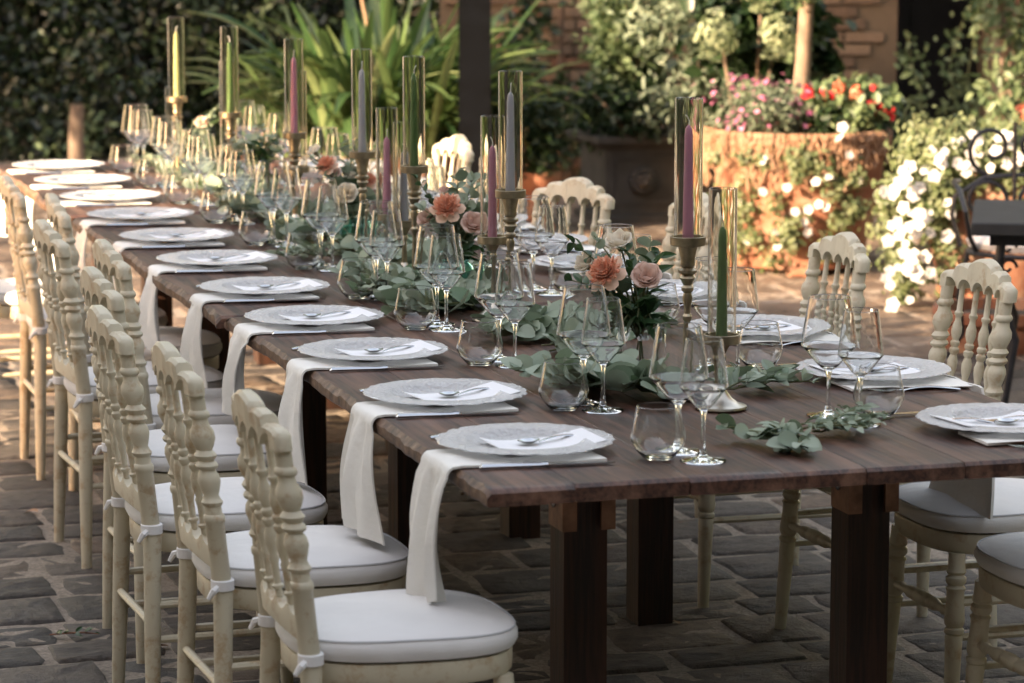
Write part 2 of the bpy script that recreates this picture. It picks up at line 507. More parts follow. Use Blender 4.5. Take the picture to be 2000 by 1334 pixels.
# ------------------------------------------------------------------ ground: paving stones in mortar
g = MB()
g.box(-60, 60, -60, 60, -0.3, 0.0070)
pave = struct(build('pavement', g, 'mortar', smooth=False))
rg = random.Random(4)
def stone_mesh(k):
    r_ = random.Random(100 + k); mb = MB()
    n = 16; top = []; mid = []; low = []
    for i in range(n):
        a = 2 * PI * i / n
        ca, sa = math.cos(a), math.sin(a)
        q = max(abs(ca), abs(sa))
        e = 0.5 * (1 / q) * (0.86 + 0.14 * q)
        e *= 1 + r_.uniform(-0.05, 0.03)
        x, y = ca * e, sa * e
        top.append((x * 0.945, y * 0.945, 0.0105 + r_.uniform(-0.0025, 0.0025))); mid.append((x * 0.99, y * 0.99, 0.004)); low.append((x, y, -0.02))
    inn = [(x * 0.5, y * 0.5, 0.0105 + r_.uniform(-0.004, 0.004)) for x, y, z in top]
    mb.rings([low, mid, top, inn], False)
    o = len(mb.v) - n
    mb.v.append((0, 0, 0.012)); mb.f += [(o + j, o + (j + 1) % n, len(mb.v) - 1) for j in range(n)]; mb.mi += [0] * n
    return mb.mesh('stone', 'stone')
SM = [stone_mesh(k) for k in range(20)]
stones = []
y = 0.75
while y < 13.5:
    d = rg.uniform(0.17, 0.27)
    x = -3.0 - rg.random() * 0.3
    while x < 9.0:
        w = rg.uniform(0.17, 0.33)
        stones.append((x + w / 2, y + d / 2 + 0.02 * math.sin(x * 1.3 + y), w, d))
        x += w + rg.uniform(0.008, 0.030)
    y += d + rg.uniform(0.010, 0.026)
def pxof(p):
    v_ = Vector(p) - Vector((CX, CY, CZ)); z_ = v_.dot(DIR)
    return 1000 + F * v_.dot(RIGHT) / z_, 667 - F * v_.dot(UP) / z_, z_
vis = []
for s_ in stones:
    a, b_, z_ = pxof((s_[0], s_[1], 0))
    if -160 < a < 2160 and b_ < 1480: vis.append((z_, s_))
vis.sort(key=lambda q: q[0])
far = MB()
for i, (z_, (x, y, w, d)) in enumerate(vis):
    hz = rg.uniform(-0.003, 0.004)
    if i < 300:
        link('stone', SM[rg.randrange(20)], pave, (x, y, hz), (rg.uniform(-.012, .012), rg.uniform(-.012, .012), rg.choice((0, PI)) + rg.uniform(-0.04, 0.04)), (w, d, 1))
    else:
        me = SM[rg.randrange(20)]
        M_ = Matrix.Translation((x, y, hz)) @ Matrix.Rotation(rg.uniform(-.04, .04), 4, 'Z') @ Matrix.Diagonal((w, d, 1, 1))
        far.add([M_ @ v_.co for v_ in me.vertices], [tuple(p.vertices) for p in me.polygons])
stuff(build('far_stones', far, 'stone', pave))

# ------------------------------------------------------------------ buildings, wall, doorway, posts
# added unseen building, its end cut along the sun to shade the near table
fb = thing('added_shade_house', 'unseen plastered building added left of the terrace to shade it', 'building', (-4.6, 0, 0))
w = MB()
poly = [(-12.5, 0), (2.92, 0), (2.92, 6.0), (-12.5, 6.0)]
w.rings([[(-4.5, y - (1.74 if y > 0 else 0), z) for y, z in poly], [(0, y, z) for y, z in poly]])
build('wall', w, 'plaster', fb, False)
w = MB()
poly = [(3.02, 6.0), (-4.8, 7.6), (-12.6, 6.0), (-12.6, 6.12), (-4.8, 7.74), (3.02, 6.12)]
w.rings([[(-4.6, y - (1.78 if y > 0 else 0), z) for y, z in poly], [(0.12, y, z) for y, z in poly]])
build('roof', w, 'roof_tile', fb, False)

fb = thing('added_dark_house', 'unseen dark building added right of the terrace to cut sky light', 'building', (9.4, 0, 0))  # added out of frame so sky light comes mostly from above
w = MB(); w.box(0, 6, -14, 9.5, 0, 6.2); build('wall', w, 'dark_green_face', fb, False)
w = MB(); poly = [(-14.4, 6.15), (-2, 8.6), (9.9, 6.15), (9.9, 6.3), (-2, 8.75), (-14.4, 6.3)]
w.rings([[(-.4, y, z) for y, z in poly], [(6.4, y, z) for y, z in poly]]); build('roof', w, 'roof_tile', fb, False)

DW = 18.2
WM = Matrix.Translation(atD(1000, DW)) @ Matrix.Rotation(YR, 4, 'Z')     # wall frame: x along the wall, y away, z up
def lat(px, D=DW): return (px - 1000) / F * D / math.cos(PIT) * 0.992
DOOR0, DOOR1 = lat(1748), lat(1930)
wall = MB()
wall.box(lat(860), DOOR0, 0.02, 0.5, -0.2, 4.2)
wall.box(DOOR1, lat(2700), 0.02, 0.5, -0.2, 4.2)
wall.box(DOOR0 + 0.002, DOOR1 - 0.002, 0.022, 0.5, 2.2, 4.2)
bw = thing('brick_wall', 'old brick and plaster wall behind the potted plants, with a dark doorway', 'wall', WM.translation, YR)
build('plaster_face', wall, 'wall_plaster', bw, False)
bm_ = []
for k in range(6):
    r_ = random.Random(k); mb = MB()
    mb.cbox(-0.5, 0.5, -0.02 - r_.uniform(0, .006), 0.0, -0.5, 0.5, 0.006)
    bm_.append(mb.mesh('brick', 'brick', False))
rg = random.Random(11)
nb = 0; fb_ = MB()
row = 0
z = 0.06
while z < 1.35:
    x = lat(870) + (row % 2) * 0.13
    while x < lat(2080):
        wd = 0.235 + rg.uniform(-.02, .015)
        inside = not (DOOR0 - 0.12 < x + wd / 2 < DOOR1 + 0.12)
        if inside and rg.random() < 0.93:
            cx_ = x + wd / 2
            if nb < 290 and (cx_ < lat(1200) or cx_ > lat(1480)):
                link('brick', bm_[rg.randrange(6)], bw, (cx_, 0.02, z + 0.03), None, (wd, 1, 0.055 + rg.uniform(-.004, .003))); nb += 1
            else:
                fb_.box(x, x + wd, 0.0, 0.022, z, z + 0.055)
        x += wd + 0.016
    z += 0.073; row += 1
stuff(build('far_bricks', fb_, 'brick', bw, False))
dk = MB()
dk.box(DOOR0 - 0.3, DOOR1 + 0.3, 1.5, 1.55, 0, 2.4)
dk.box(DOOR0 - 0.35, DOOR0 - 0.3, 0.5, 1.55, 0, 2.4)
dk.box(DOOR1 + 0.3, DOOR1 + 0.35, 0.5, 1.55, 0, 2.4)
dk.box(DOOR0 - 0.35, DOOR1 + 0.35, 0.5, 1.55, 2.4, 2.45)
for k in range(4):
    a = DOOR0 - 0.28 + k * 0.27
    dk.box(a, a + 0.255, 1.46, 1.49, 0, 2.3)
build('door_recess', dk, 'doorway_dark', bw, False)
db = MB()
db.box(DOOR1 + 0.01, DOOR1 + 0.07, -0.03, 0.018, 0, 2.2)
build('door_jamb', db, 'bark', bw, False)

p = MB(); hw = 31 / F * 14.8
p.cbox(-hw, hw, -hw, hw, 0, 3.2, 0.008)
p.v = [(a, c, b_) for a, b_, c in p.v] if False else p.v
po = MB(); po.box(-hw, hw, -hw, hw, 0.0, 3.2); 
o = thing('pergola_post', 'thick black timber post standing beside the strap leaved plant', 'post', atD(928, 14.8), YR)
build('shaft', po, 'post_paint', o, False)
q = MB(); q.box(-hw - .02, hw + .02, -hw - .02, hw + .02, 0.0, 0.18)
build('plinth', q, 'post_paint', o, False, loc=(0, 0, -0.0))
po = MB(); po.box(-0.075, 0.075, -0.06, 0.06, 0.0, 3.2)
o = thing('pergola_post', 'slimmer blue black post behind the pale tree trunk', 'post', atD(1570, 17.0), YR)
build('shaft', po, 'post_paint', o, False)

# ------------------------------------------------------------------ hedge and shade trees
hd = thing('hedge', 'tall dark evergreen hedge closing off the garden at the left', 'hedge', atD(400, 20.2), YR)
rgn = np.random.default_rng(3)
nH = 26000
x = rgn.uniform(-2.7, 2.0, nH); z = rgn.uniform(0.0, 2.3, nH)
bulge = 0.16 * np.sin(x * 3.1 + 1) * np.sin(z * 4.3) + 0.10 * np.sin(x * 7.7 + z * 5)
yy = -0.25 + bulge + np.abs(rgn.normal(0, 0.16, nH))
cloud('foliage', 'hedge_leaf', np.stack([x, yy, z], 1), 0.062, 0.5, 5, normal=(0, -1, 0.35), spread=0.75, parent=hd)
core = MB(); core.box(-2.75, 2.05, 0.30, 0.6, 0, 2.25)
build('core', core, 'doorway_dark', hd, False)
sp_ = []  # pale leaf clumps put in as flecks of sun on the hedge
for cx_, cz_ in ((-1.62, 0.18), (-1.45, 0.28), (-1.55, 0.10), (-0.95, 0.12), (-0.65, 0.20), (0.35, 0.35), (0.5, 0.55), (0.45, 0.95)):
    k = 45
    sp_.append(np.stack([rgn.normal(cx_, 0.07, k), rgn.normal(-0.55, 0.06, k), rgn.normal(cz_, 0.07, k)], 1))
stuff(cloud('sunlit_flecks', 'light_leaf', np.concatenate(sp_), 0.06, 0.45, 6, normal=(-0.6, -0.6, 0.4), spread=0.7, parent=hd))
tk = MB()
tk.tube([atD(152, 19.3, 0) - Vector((0, 0, .05)), atD(150, 19.3, 0.2), atD(154, 19.3, 0.42)], [0.06, 0.05, 0.045], 10)
tag(build('tree_stump', tk, 'bark'), 'short bare trunk standing in front of the hedge', 'trunk')
lb = MB()
for k in range(9):
    a = k * 0.7
    pass

hb = thing('hedge', 'unseen hedge added far left of the terrace to block low sky glow', 'hedge', (-13.5, 6, 0), 0)  # added out of frame to hide bright low sky from the glasses
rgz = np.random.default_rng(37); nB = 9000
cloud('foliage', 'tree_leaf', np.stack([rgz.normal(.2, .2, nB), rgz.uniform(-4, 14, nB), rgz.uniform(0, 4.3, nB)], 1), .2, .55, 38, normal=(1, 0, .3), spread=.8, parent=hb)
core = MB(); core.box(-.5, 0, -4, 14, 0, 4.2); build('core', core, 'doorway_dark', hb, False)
hb = thing('hedge', 'unseen high hedge added behind the camera to cut sky light', 'hedge', (2.0, -10.5, 0), 0)  # added out of view to hold back sky light under the table
rgz = np.random.default_rng(31)
nB = 14000
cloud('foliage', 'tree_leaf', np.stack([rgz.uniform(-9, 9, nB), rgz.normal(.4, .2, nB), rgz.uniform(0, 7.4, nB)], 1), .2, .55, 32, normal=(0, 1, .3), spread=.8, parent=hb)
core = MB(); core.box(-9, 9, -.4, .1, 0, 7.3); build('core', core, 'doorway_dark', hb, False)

def tree(label, base, h, r, n, seed, leafm='tree_leaf', size=0.11, barkm='dark_bark', tr=0.12, clumps=26, shell=0.45, squash=0.8):
    t_ = thing('tree', label, 'tree', base)
    mb = MB()
    mb.tube([(0, 0, -0.05), (0.03, 0.02, h * 0.4), (-0.02, 0.03, h * 0.8), (0, 0, h)], [tr * 1.3, tr, tr * 0.8, tr * 0.6], 10)
    rr_ = random.Random(seed)
    for k in range(7):
        a = k * 0.9 + rr_.random(); e = rr_.uniform(0.5, 0.9) * r
        mb.tube([(0, 0, h * 0.8), (math.cos(a) * e * .5, math.sin(a) * e * .5, h + r * 0.2), (math.cos(a) * e, math.sin(a) * e, h + r * rr_.uniform(.2, .8))], [tr * .5, tr * .3, tr * .12], 6)
    build('trunk', mb, barkm, t_)
    cloud('crown', leafm, blob_pts(n, (0, 0, h + r * 0.5), (r, r, r * squash), seed, clumps, shell), size, 0.5, seed, parent=t_, outward=(0, 0, h), spread=1.0)
    return t_
tree('broad evergreen tree left of the hedge shading it', (-4.2, 12.6, 0), 2.2, 2.3, 4500, 21, size=0.15, clumps=60, shell=0.3, squash=1.1)
tree('unseen slim tree added to shade the brick wall', (-4.3, 9.15, 0), 3.2, 1.25, 15000, 23, size=0.14, clumps=60, shell=0.15, squash=1.2)  # added off frame, only its shade on the wall counts
tree('unseen thin tree added with a small high crown to shade the wall', (-4.3, 7.85, 0), 4.15, .78, 9000, 27, size=0.12, clumps=40, shell=0.1, squash=0.85, tr=.05)  # added off frame, crown set high to shade the right of the wall
for k_, (px_, D_, h_, r_) in enumerate(((300, 24, 5.0, 3.0), (800, 24.5, 5.5, 3.2), (1400, 24, 5.2, 3.0), (2000, 23.5, 5.4, 3.1), (-300, 23, 5.2, 3.0))):  # added backdrop above the frame, dims sky light from the far side
    tree(('unseen tall tree added behind the hedge', 'unseen tall tree added behind the strap leaved plant', 'unseen tall tree added behind the wall', 'unseen tall tree added behind the doorway', 'unseen tall tree added beyond the left corner of the hedge')[k_], atD(px_, D_), h_, r_, 6000, 70 + k_, size=.3, clumps=50, shell=.2, squash=1.1)
tree('second garden tree further left behind the hedge corner', (-5.4, 16.6, 0), 2.4, 2.4, 5000, 22, size=0.15, clumps=40, shell=0.3, squash=1.1)

# ------------------------------------------------------------------ big planted things at the back
def pot(name_lbl, loc, rim_r, base_r, h, band=0.09, rz=0, feet=True, mat='terracotta', name='terracotta_pot'):
    t_ = thing(name, name_lbl, 'pot', loc, rz)
    z0 = 0.04 if feet else 0.0
    mb = MB()
    pr = [(z0, base_r), (z0 + 0.02, base_r * 1.02), (z0 + (h - band) * 0.5, base_r + (rim_r - base_r) * 0.62), (h - band - 0.012, rim_r * 0.93),
          (h - band, rim_r * 0.97), (h - band + 0.006, rim_r), (h - 0.012, rim_r * 1.01), (h, rim_r * 0.99), (h, rim_r * 0.90), (h - 0.06, rim_r * 0.88), (h - 0.07, 0.01)]
    mb.lathe(pr, 48)
    build('bowl', mb, mat, t_)
    s_ = MB(); s_.lathe([(h - 0.05, rim_r * 0.86), (h - 0.03, rim_r * 0.6), (h - 0.02, 0.01)], 24, caps=False)
    build('soil', s_, 'soil', t_)
    if feet:
        for k in range(3):
            a = R(250 + 120 * k)
            f_ = MB(); f_.cbox(-0.05, 0.05, -0.06, 0.06, 0, 0.07, 0.02)
            build('foot', f_, mat, t_, loc=(math.cos(a) * base_r * .92, math.sin(a) * base_r * .92, 0), rot=(0, 0, a))
    return t_
# agapanthus
AG = atD(735, 15.6)
pot('terracotta pot under the large strap leaved plant', AG, 0.36, 0.24, 0.46)
ag = thing('strap_leaf_plant', 'large fountain of green strap leaves in sunlight beside the black post', 'plant', (AG.x, AG.y, 0.44), YR)
def blade_mesh(ln, bend, wd, seed):
    mb = MB(); r_ = random.Random(seed); n = 7; pts = []
    for i in range(n + 1):
        s = i / n
        a = R(80) - bend * s ** 1.3
        pts.append((s, a))
    x = z = 0.0; rows = []
    for i, (s, a) in enumerate(pts):
        if i: x += math.cos(a) * ln / n; z += math.sin(a) * ln / n
        ww = wd * 1.3 * (0.75 + 0.5 * s) * (1 - max(0, s - 0.72) ** 1.5 * 5.5)
        ww = max(ww, 0.002)
        rows.append([(x, -ww / 2, z + 0.003), (x, 0, z - 0.004), (x, ww / 2, z + 0.003)])
    for i in range(n + 1): mb.v += rows[i]
    for i in range(n):
        for j in range(2):
            a = i * 3 + j; mb.f.append((a, a + 1, a + 4, a + 3)); mb.mi.append(0)
    return mb.mesh('leaf', 'strap_leaf')
BL = [blade_mesh(l, b_, w_, i) for i, (l, b_, w_) in enumerate([(0.75, 0.7, .034), (0.85, 1.1, .036), (0.9, 1.5, .038), (0.8, 1.9, .034), (0.95, 1.3, .04), (0.7, 2.2, .032), (0.88, 0.45, .036), (0.6, 1.6, .03)])]
rg = random.Random(8)
for k in range(290):
    a = rg.uniform(0, 2 * PI); rr_ = abs(rg.gauss(0, 0.16))
    b_ = rg.choice(BL)
    link('leaf', b_, ag, (math.cos(a) * rr_ * 1.5 + rg.uniform(-.1, .1), math.sin(a) * rr_, 0), (rg.uniform(-.25, .25), rg.uniform(-.2, .35), a + rg.uniform(-.5, .5)), [rg.uniform(0.75, 1.12)] * 3)
st_ = MB(); st_.tube([(0.02, -.1, 0.1), (-0.02, -.2, 0.6), (-0.10, -.24, 1.0)], [0.008, 0.008, 0.006], 6)
build('dry_stalk', st_, 'dry_root', ag)
ag2 = thing('strap_leaf_plant', 'second smaller clump of strap leaves tucked against the black post', 'plant', atD(862, 16.2, 0.40), YR)
for k in range(150):
    a = rg.uniform(0, 2 * PI); rr_ = abs(rg.gauss(0, 0.10))
    link('leaf', rg.choice(BL), ag2, (math.cos(a) * rr_, math.sin(a) * rr_, 0), (rg.uniform(-.25, .25), rg.uniform(-.3, .25), a + rg.uniform(-.5, .5)), [rg.uniform(0.7, 1.0)] * 3)
# low plants round the agapanthus
def bush(name, label, loc, r, n, mat, size, seed, ratio=0.45, clumps=12, h=None, cat='plant', stems=True):
    t_ = thing(name, label, cat, loc, YR)
    cloud('foliage', mat, blob_pts(n, (0, 0, 0), r, seed, clumps, 0.35) * np.array([1, 1, 1]), size, ratio, seed, parent=t_, outward=(0, 0, -r[2]), spread=0.8)
    if stems:
        mb = MB(); r_ = random.Random(seed)
        for k in range(7):
            e = Vector((r_.uniform(-.7, .7) * r[0], r_.uniform(-.7, .7) * r[1], r_.uniform(0, .7) * r[2]))
            b0 = Vector((r_.uniform(-.15, .15) * r[0], r_.uniform(-.15, .15) * r[1], -r[2]))
            mb.tube([b0, b0.lerp(e, .5) + Vector((r_.uniform(-.04, .04), 0, .02)), e], [0.012, 0.008, 0.004], 5)
        build('stem', mb, 'bark', t_)
    return t_
bush('leafy_shrub', 'low light green shrub between the hedge and the strap leaved plant', atD(560, 16.5, 0.3), (0.22, 0.2, 0.3), 700, 'light_leaf', 0.06, 31)
pot('orange terracotta pot half hidden behind the black post', atD(880, 15.9), 0.30, 0.22, 0.50)
bush('leafy_shrub', 'leafy plant spilling from the orange pot behind the post', atD(885, 15.9, 0.66), (0.26, 0.22, 0.25), 900, 'light_leaf', 0.07, 32)
# stalks with ivy on the wall, small pot
pot('small orange terracotta pot right of the black post', atD(1048, 15.9), 0.125, 0.09, 0.33, 0.05)
bush('leafy_shrub', 'dark round shrub in the small orange pot', atD(1040, 15.9, 0.48), (0.17, 0.15, 0.17), 900, 'dark_leaf', 0.05, 33)
iv = thing('climbing_plant', 'dark climber with crooked stems on the brick wall', 'climber', atD(1060, 17.9, 0), YR)
mb = MB()
for pp in ([(1020, 0.3), (1040, .5), (1060, .62), (1035, .85), (1030, 1.4)], [(1110, .15), (1135, .3), (1120, .45), (1160, .6), (1180, 1.1)], [(1010, .55), (1060, .5), (1120, .42)], [(1070, .3), (1090, .55), (1100, 1.3)]):
    mb.tube([(lat(a, 17.9) - lat(1060, 17.9), -.03, b_) for a, b_ in pp], 0.014, 6)
build('stem', mb, 'dark_bark', iv)
ps = np.concatenate([np.random.default_rng(7).normal((lat(a, 17.9) - lat(1060, 17.9), -.06, b_), (0.07, .04, .10), (120, 3)) for a, b_ in ((1015, .75), (1030, .5), (1070, .45), (1110, .5), (1040, 1.0), (1150, .35))])
cloud('foliage', 'dark_leaf', ps, 0.06, 0.6, 9, normal=(0, -1, .3), spread=.7, parent=iv)

# stone trough with a mask and its shrubs
TR = thing('stone_trough', 'dark carved stone trough with a lion mask holding shrubs', 'trough', atD(1178, 16.3), YR + R(16))
mb = MB()
W_, D_, H_ = 0.95, 0.48, 0.47
def rect(x0, x1, y0, y1, z): return [(x0, y0, z), (x1, y0, z), (x1, y1, z), (x0, y1, z)]
mb.rings([rect(-.01, W_ + .01, -.01, D_ + .01, 0), rect(-.01, W_ + .01, -.01, D_ + .01, .05), rect(.02, W_ - .02, .02, D_ - .02, .06), rect(.02, W_ - .02, .02, D_ - .02, H_ - .07),
          rect(-.03, W_ + .03, -.03, D_ + .03, H_ - .04), rect(-.045, W_ + .045, -.045, D_ + .045, H_ - .03), rect(-.045, W_ + .045, -.045, D_ + .045, H_), rect(.05, W_ - .05, .05, D_ - .05, H_), rect(.05, W_ - .05, .05, D_ - .05, H_ - .05)])
build('basin', mb, 'trough_stone', TR, True)
mb = MB()
mb.box(.07, W_ - .07, 0.008, 0.018, .11, .125); mb.box(.07, W_ - .07, 0.008, 0.018, .34, .355); mb.box(.07, .085, 0.008, 0.018, .127, .338); mb.box(W_ - .085, W_ - .07, .008, .018, .127, .338)
build('panel_moulding', mb, 'trough_stone', TR, False)
mb = MB()
for k in range(14):
    a = 2 * PI * k / 14
    mb.lathe([(-.022, .005), (-.012, .018), (0, .024), (.012, .018), (.022, .005)], 8, (0.22 + .055 * math.cos(a), 0.0, .235 + .055 * math.sin(a)))
mb.lathe([(-.05, .01), (-.03, .04), (0, .052), (.03, .045), (.05, .012)], 12, (0.22, 0.0, .235))
mb.lathe([(-.018, .006), (0, .02), (.02, .008)], 8, (0.22, -.045, .225))
mb.lathe([(-.01, .006), (0, .011), (.01, .006)], 8, (0.20, -.042, .255)); mb.lathe([(-.01, .006), (0, .011), (.01, .006)], 8, (0.24, -.042, .255))
build('lion_mask', mb, 'trough_stone', TR)
s_ = MB(); s_.box(.052, W_ - .052, .052, D_ - .052, H_ - .055, H_ - .035); build('soil', s_, 'soil', TR, False)
bush('leafy_shrub', 'bushy pale green shrub growing in the stone trough', atD(1215, 16.6, 0.95), (0.24, 0.24, 0.52), 3000, 'light_leaf', 0.055, 41, 0.5, 24)
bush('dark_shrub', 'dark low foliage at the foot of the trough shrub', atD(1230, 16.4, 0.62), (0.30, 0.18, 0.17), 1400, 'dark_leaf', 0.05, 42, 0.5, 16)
bush('olive_shrub', 'silvery olive shrub with thin stems above the trough', atD(1370, 16.1, 1.02), (0.34, 0.25, 0.46), 2600, 'olive_leaf', 0.075, 43, 0.24, 26)
vb = thing('snowball_shrub', 'shrub with two pale green snowball blossoms beside the post', 'plant', atD(1450, 15.4, 0.95), YR)
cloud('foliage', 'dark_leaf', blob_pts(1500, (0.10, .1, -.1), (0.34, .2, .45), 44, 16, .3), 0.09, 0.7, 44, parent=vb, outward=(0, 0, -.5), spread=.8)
for q_, pt_ in enumerate([(0.02, -.16, -.12), (0.04, -.2, -.16), (0.2, -.1, -.25), (0.28, -.1, 0.0)]):
    cloud('big_leaf', 'light_leaf', [pt_], 0.15, 0.7, 47 + q_, normal=(-.5, -.8, .4), spread=.3, jit=.1, parent=vb)
for (px, py, r_) in ((1387, 68, .085), (1508, 72, .075), (1475, -25, .08)):
    b_ = blob_pts(260, ((px - 1450) / F * 15.2, -.24, zD(py, 15.2) - .95), (r_, r_ * .8, r_ * 1.15), int(px), 30, .95)
    cloud('blossom', 'blossom', b_, 0.032, 0.9, int(px), parent=vb, outward=((px - 1450) / F * 15.2, -.24, zD(py, 15.2) - .95), spread=.25)
mb = MB()
for a, b_ in (((1440, 0.2), (1400, 1.1)), ((1440, .2), (1478, 1.15)), ((1430, .2), (1505, 1.0))):
    mb.tube([((a[0] - 1450) / F * 15.4, 0, a[1] - 1.1), ((a[0] + b_[0]) / 2 / F * 15.4 - 1450 / F * 15.4 + .03, -.05, (a[1] + b_[1]) / 2 - 1.0), ((b_[0] - 1450) / F * 15.4, -.12, b_[1] - .95)], [.014, .01, .006], 6)
build('stem', mb, 'bark', vb)

# big pot with the standard tree
BP = atD(1560, 14.45)
pot('largest terracotta pot, under the pale tree trunk, draped with trailing roots', BP, 0.425, 0.29, 0.665, 0.10)
tr_ = thing('standard_tree', 'small clipped tree with a bare pale trunk growing from the largest pot', 'tree', (BP.x, BP.y, 0.62), YR)
mb = MB()
mb.tube([(0.0, 0.05, -.02), (0.0, .05, .10), (.018, .05, .35), (.03, .05, .62), (.035, .05, .9), (0.02, .05, 1.2)], [.055, .042, .036, .034, .032, .028], 12)
for a, b_ in (((.035, .62), (-.07, .75)), ((.035, .7), (.16, .85)), ((.03, .75), (-.2, 1.0))):
    mb.tube([(a[0], .05, a[1]), ((a[0] + b_[0]) / 2, .03, (a[1] + b_[1]) / 2 + .02), (b_[0], .02, b_[1])], [.016, .012, .008], 6)
build('trunk', mb, 'bark', tr_)
cloud('crown', 'light_leaf', blob_pts(2600, (0, 0, 1.15), (.5, .5, .38), 51, 20, .4), 0.065, .4, 51, parent=tr_, outward=(0, 0, 1.0))
cloud('hanging_twig_leaves', 'light_leaf', blob_pts(110, (-.03, -.08, .70), (.14, .1, .07), 52, 8, .4), 0.05, .4, 52, parent=tr_, outward=(0, 0, .8))
fl = thing('pink_aster', 'mound of tiny pink asters at the left of the largest pot', 'flowers', (BP.x, BP.y, 0.70), YR)
cloud('foliage', 'olive_leaf', blob_pts(2600, (-.19, -.05, .04), (.24, .22, .13), 53, 22, .4), 0.035, .25, 53, parent=fl, outward=(-.19, -.05, -.2), spread=.8)
stuff(cloud('bloom', 'pink_small', blob_pts(190, (-.19, -.09, .09), (.24, .2, .13), 54, 34, .75), 0.026, .9, 54, parent=fl, outward=(-.19, -.09, -.2), spread=.4))
fl = thing('geranium', 'red and coral flowers with green leaves at the right of the largest pot', 'flowers', (BP.x, BP.y, 0.70), YR)
cloud('foliage', 'light_leaf', blob_pts(1300, (.20, -.05, .05), (.21, .2, .14), 55, 18, .4), 0.05, .7, 55, parent=fl, outward=(.2, 0, -.2), spread=.8)
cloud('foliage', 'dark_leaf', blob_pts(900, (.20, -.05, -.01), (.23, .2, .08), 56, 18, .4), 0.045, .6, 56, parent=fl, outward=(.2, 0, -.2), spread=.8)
for (px, py, m_, s_) in ((1568, 182, 'red_petal', .03), (1598, 183, 'red_petal', .022), (1612, 187, 'red_petal', .018), (1625, 172, 'coral_petal', .035), (1663, 180, 'coral_petal', .03), (1700, 208, 'red_petal', .032), (1728, 222, 'red_petal', .03), (1692, 205, 'red_petal', .025), (1697, 172, 'red_petal', .016)):
    D2 = 14.2
    c_ = ((px - 1560) / F * D2 * .997, -.22, zD(py, D2) - .70)
    stuff(cloud('bloom', m_, blob_pts(34, c_, (s_ * .8, s_ * .8, s_ * .7), int(px), 12, .5), s_ * .75, .9, int(px), parent=fl, outward=c_, spread=.5))
# trailing roots over the rim
ro = thing('trailing_stems', 'tangle of dry orange stems hanging over the rim of the largest pot', 'plant', (BP.x, BP.y, 0.66), YR)
rg = random.Random(15); mb = MB()
for k in range(300):
    a = R(rg.uniform(178, 325)); r0 = .40
    ln = rg.uniform(.08, .27) * (1.0 if a < R(300) else .6)
    pts = [(math.cos(a) * r0, math.sin(a) * r0, .0), (math.cos(a) * (r0 + .04), math.sin(a) * (r0 + .04), .012)]
    x_, y_, z_ = pts[-1]
    aa = a
    for j in range(5):
        aa += rg.uniform(-.05, .05); z_ -= ln / 5
        rr_ = r0 + .045 + rg.uniform(-.012, .02)
        pts.append((math.cos(aa) * rr_, math.sin(aa) * rr_, z_))
    mb.tube(pts, rg.uniform(.0022, .0045), 4, False)
stuff(build('stem', mb, 'dry_root', ro))
def petunia(label, base, spots, flowers, seed, leafs=0.03):
    """trailing white petunia: leaf clusters at spots (x, y, z, spread, count) and single blooms"""
    t_ = thing('petunia', label, 'flowers', base, YR)
    rgq = np.random.default_rng(seed)
    P = np.concatenate([rgq.normal((x_, y_, z_), (s_, s_ * .6, s_), (n_, 3)) for x_, y_, z_, s_, n_ in spots])
    stuff(cloud('foliage', 'petunia_leaf', P, leafs, .55, seed, normal=(-.4, -.9, .3), spread=.8, parent=t_))
    mb = MB(); r_ = random.Random(seed)
    for x_, y_, z_, s_, n_ in spots:
        for q in range(3):
            mb.tube([(x_ + r_.uniform(-s_, s_), y_ + .03, z_ + s_ * 2), (x_ + r_.uniform(-s_, s_), y_, z_), (x_ + r_.uniform(-s_, s_), y_ - .01, z_ - s_ * 1.5)], .003, 4, False)
    stuff(build('stem', mb, 'stem', t_))
    for i, (x_, y_, z_, s_) in enumerate(flowers):
        link('bloom', PET[r_.randrange(len(PET))], t_, (x_, y_, z_), (R(70) + r_.uniform(-.5, .5), r_.uniform(-.5, .5), r_.uniform(-.9, .5)), (s_ * .70,) * 3)
    return t_
def petunia_bloom(seed):
    r_ = random.Random(seed); mb = MB(); n = 20
    rr_ = []
    for (rad, z) in ((.06, -.5), (.16, -.1), (.55, .12), (1.0, .10)):
        rr_.append([(rad * (1 + (.14 * math.cos(5 * 2 * PI * k / n) if rad > .5 else 0)) * math.cos(2 * PI * k / n), rad * (1 + (.14 * math.cos(5 * 2 * PI * k / n) if rad > .5 else 0)) * math.sin(2 * PI * k / n), z + (r_.uniform(-.1, .1) if rad > .5 else 0)) for k in range(n)])
    mb.rings(rr_, False)
    return mb.mesh('bloom', 'white_petal')
PET = [petunia_bloom(k) for k in range(5)]
rg = random.Random(77)
def Lx(px, D): return (px - 1560) / F * D
sp = []; fw = []
for k in range(46):
    px = rg.uniform(1392, 1668); py = rg.uniform(285, 500) if px < 1600 else rg.uniform(330, 430)
    t2 = max(0, (py - 300) / 260)
    rad = .43 - .09 * t2 + .02
    lx = Lx(px, 14.2)
    yy = -math.sqrt(max(.01, rad * rad - lx * lx)) - .01
    sp.append((lx, yy, zD(py, 14.2), .028, 38))
for px, py in ((1475, 310), (1520, 362), (1475, 372), (1537, 410), (1562, 405), (1597, 400), (1582, 395), (1555, 430), (1500, 450), (1505, 478), (1412, 425), (1430, 395), (1625, 245), (1620, 265), (1575, 350), (1660, 350), (1562, 450), (1450, 470), (1600, 340), (1640, 300), (1412, 480)):
    t2 = max(0, (py - 300) / 260); rad = .45 - .09 * t2
    lx = Lx(px, 14.2); yy = -math.sqrt(max(.01, rad * rad - lx * lx)) - .035
    fw.append((lx, yy, zD(py, 14.1), .030 if py > 270 else .035))
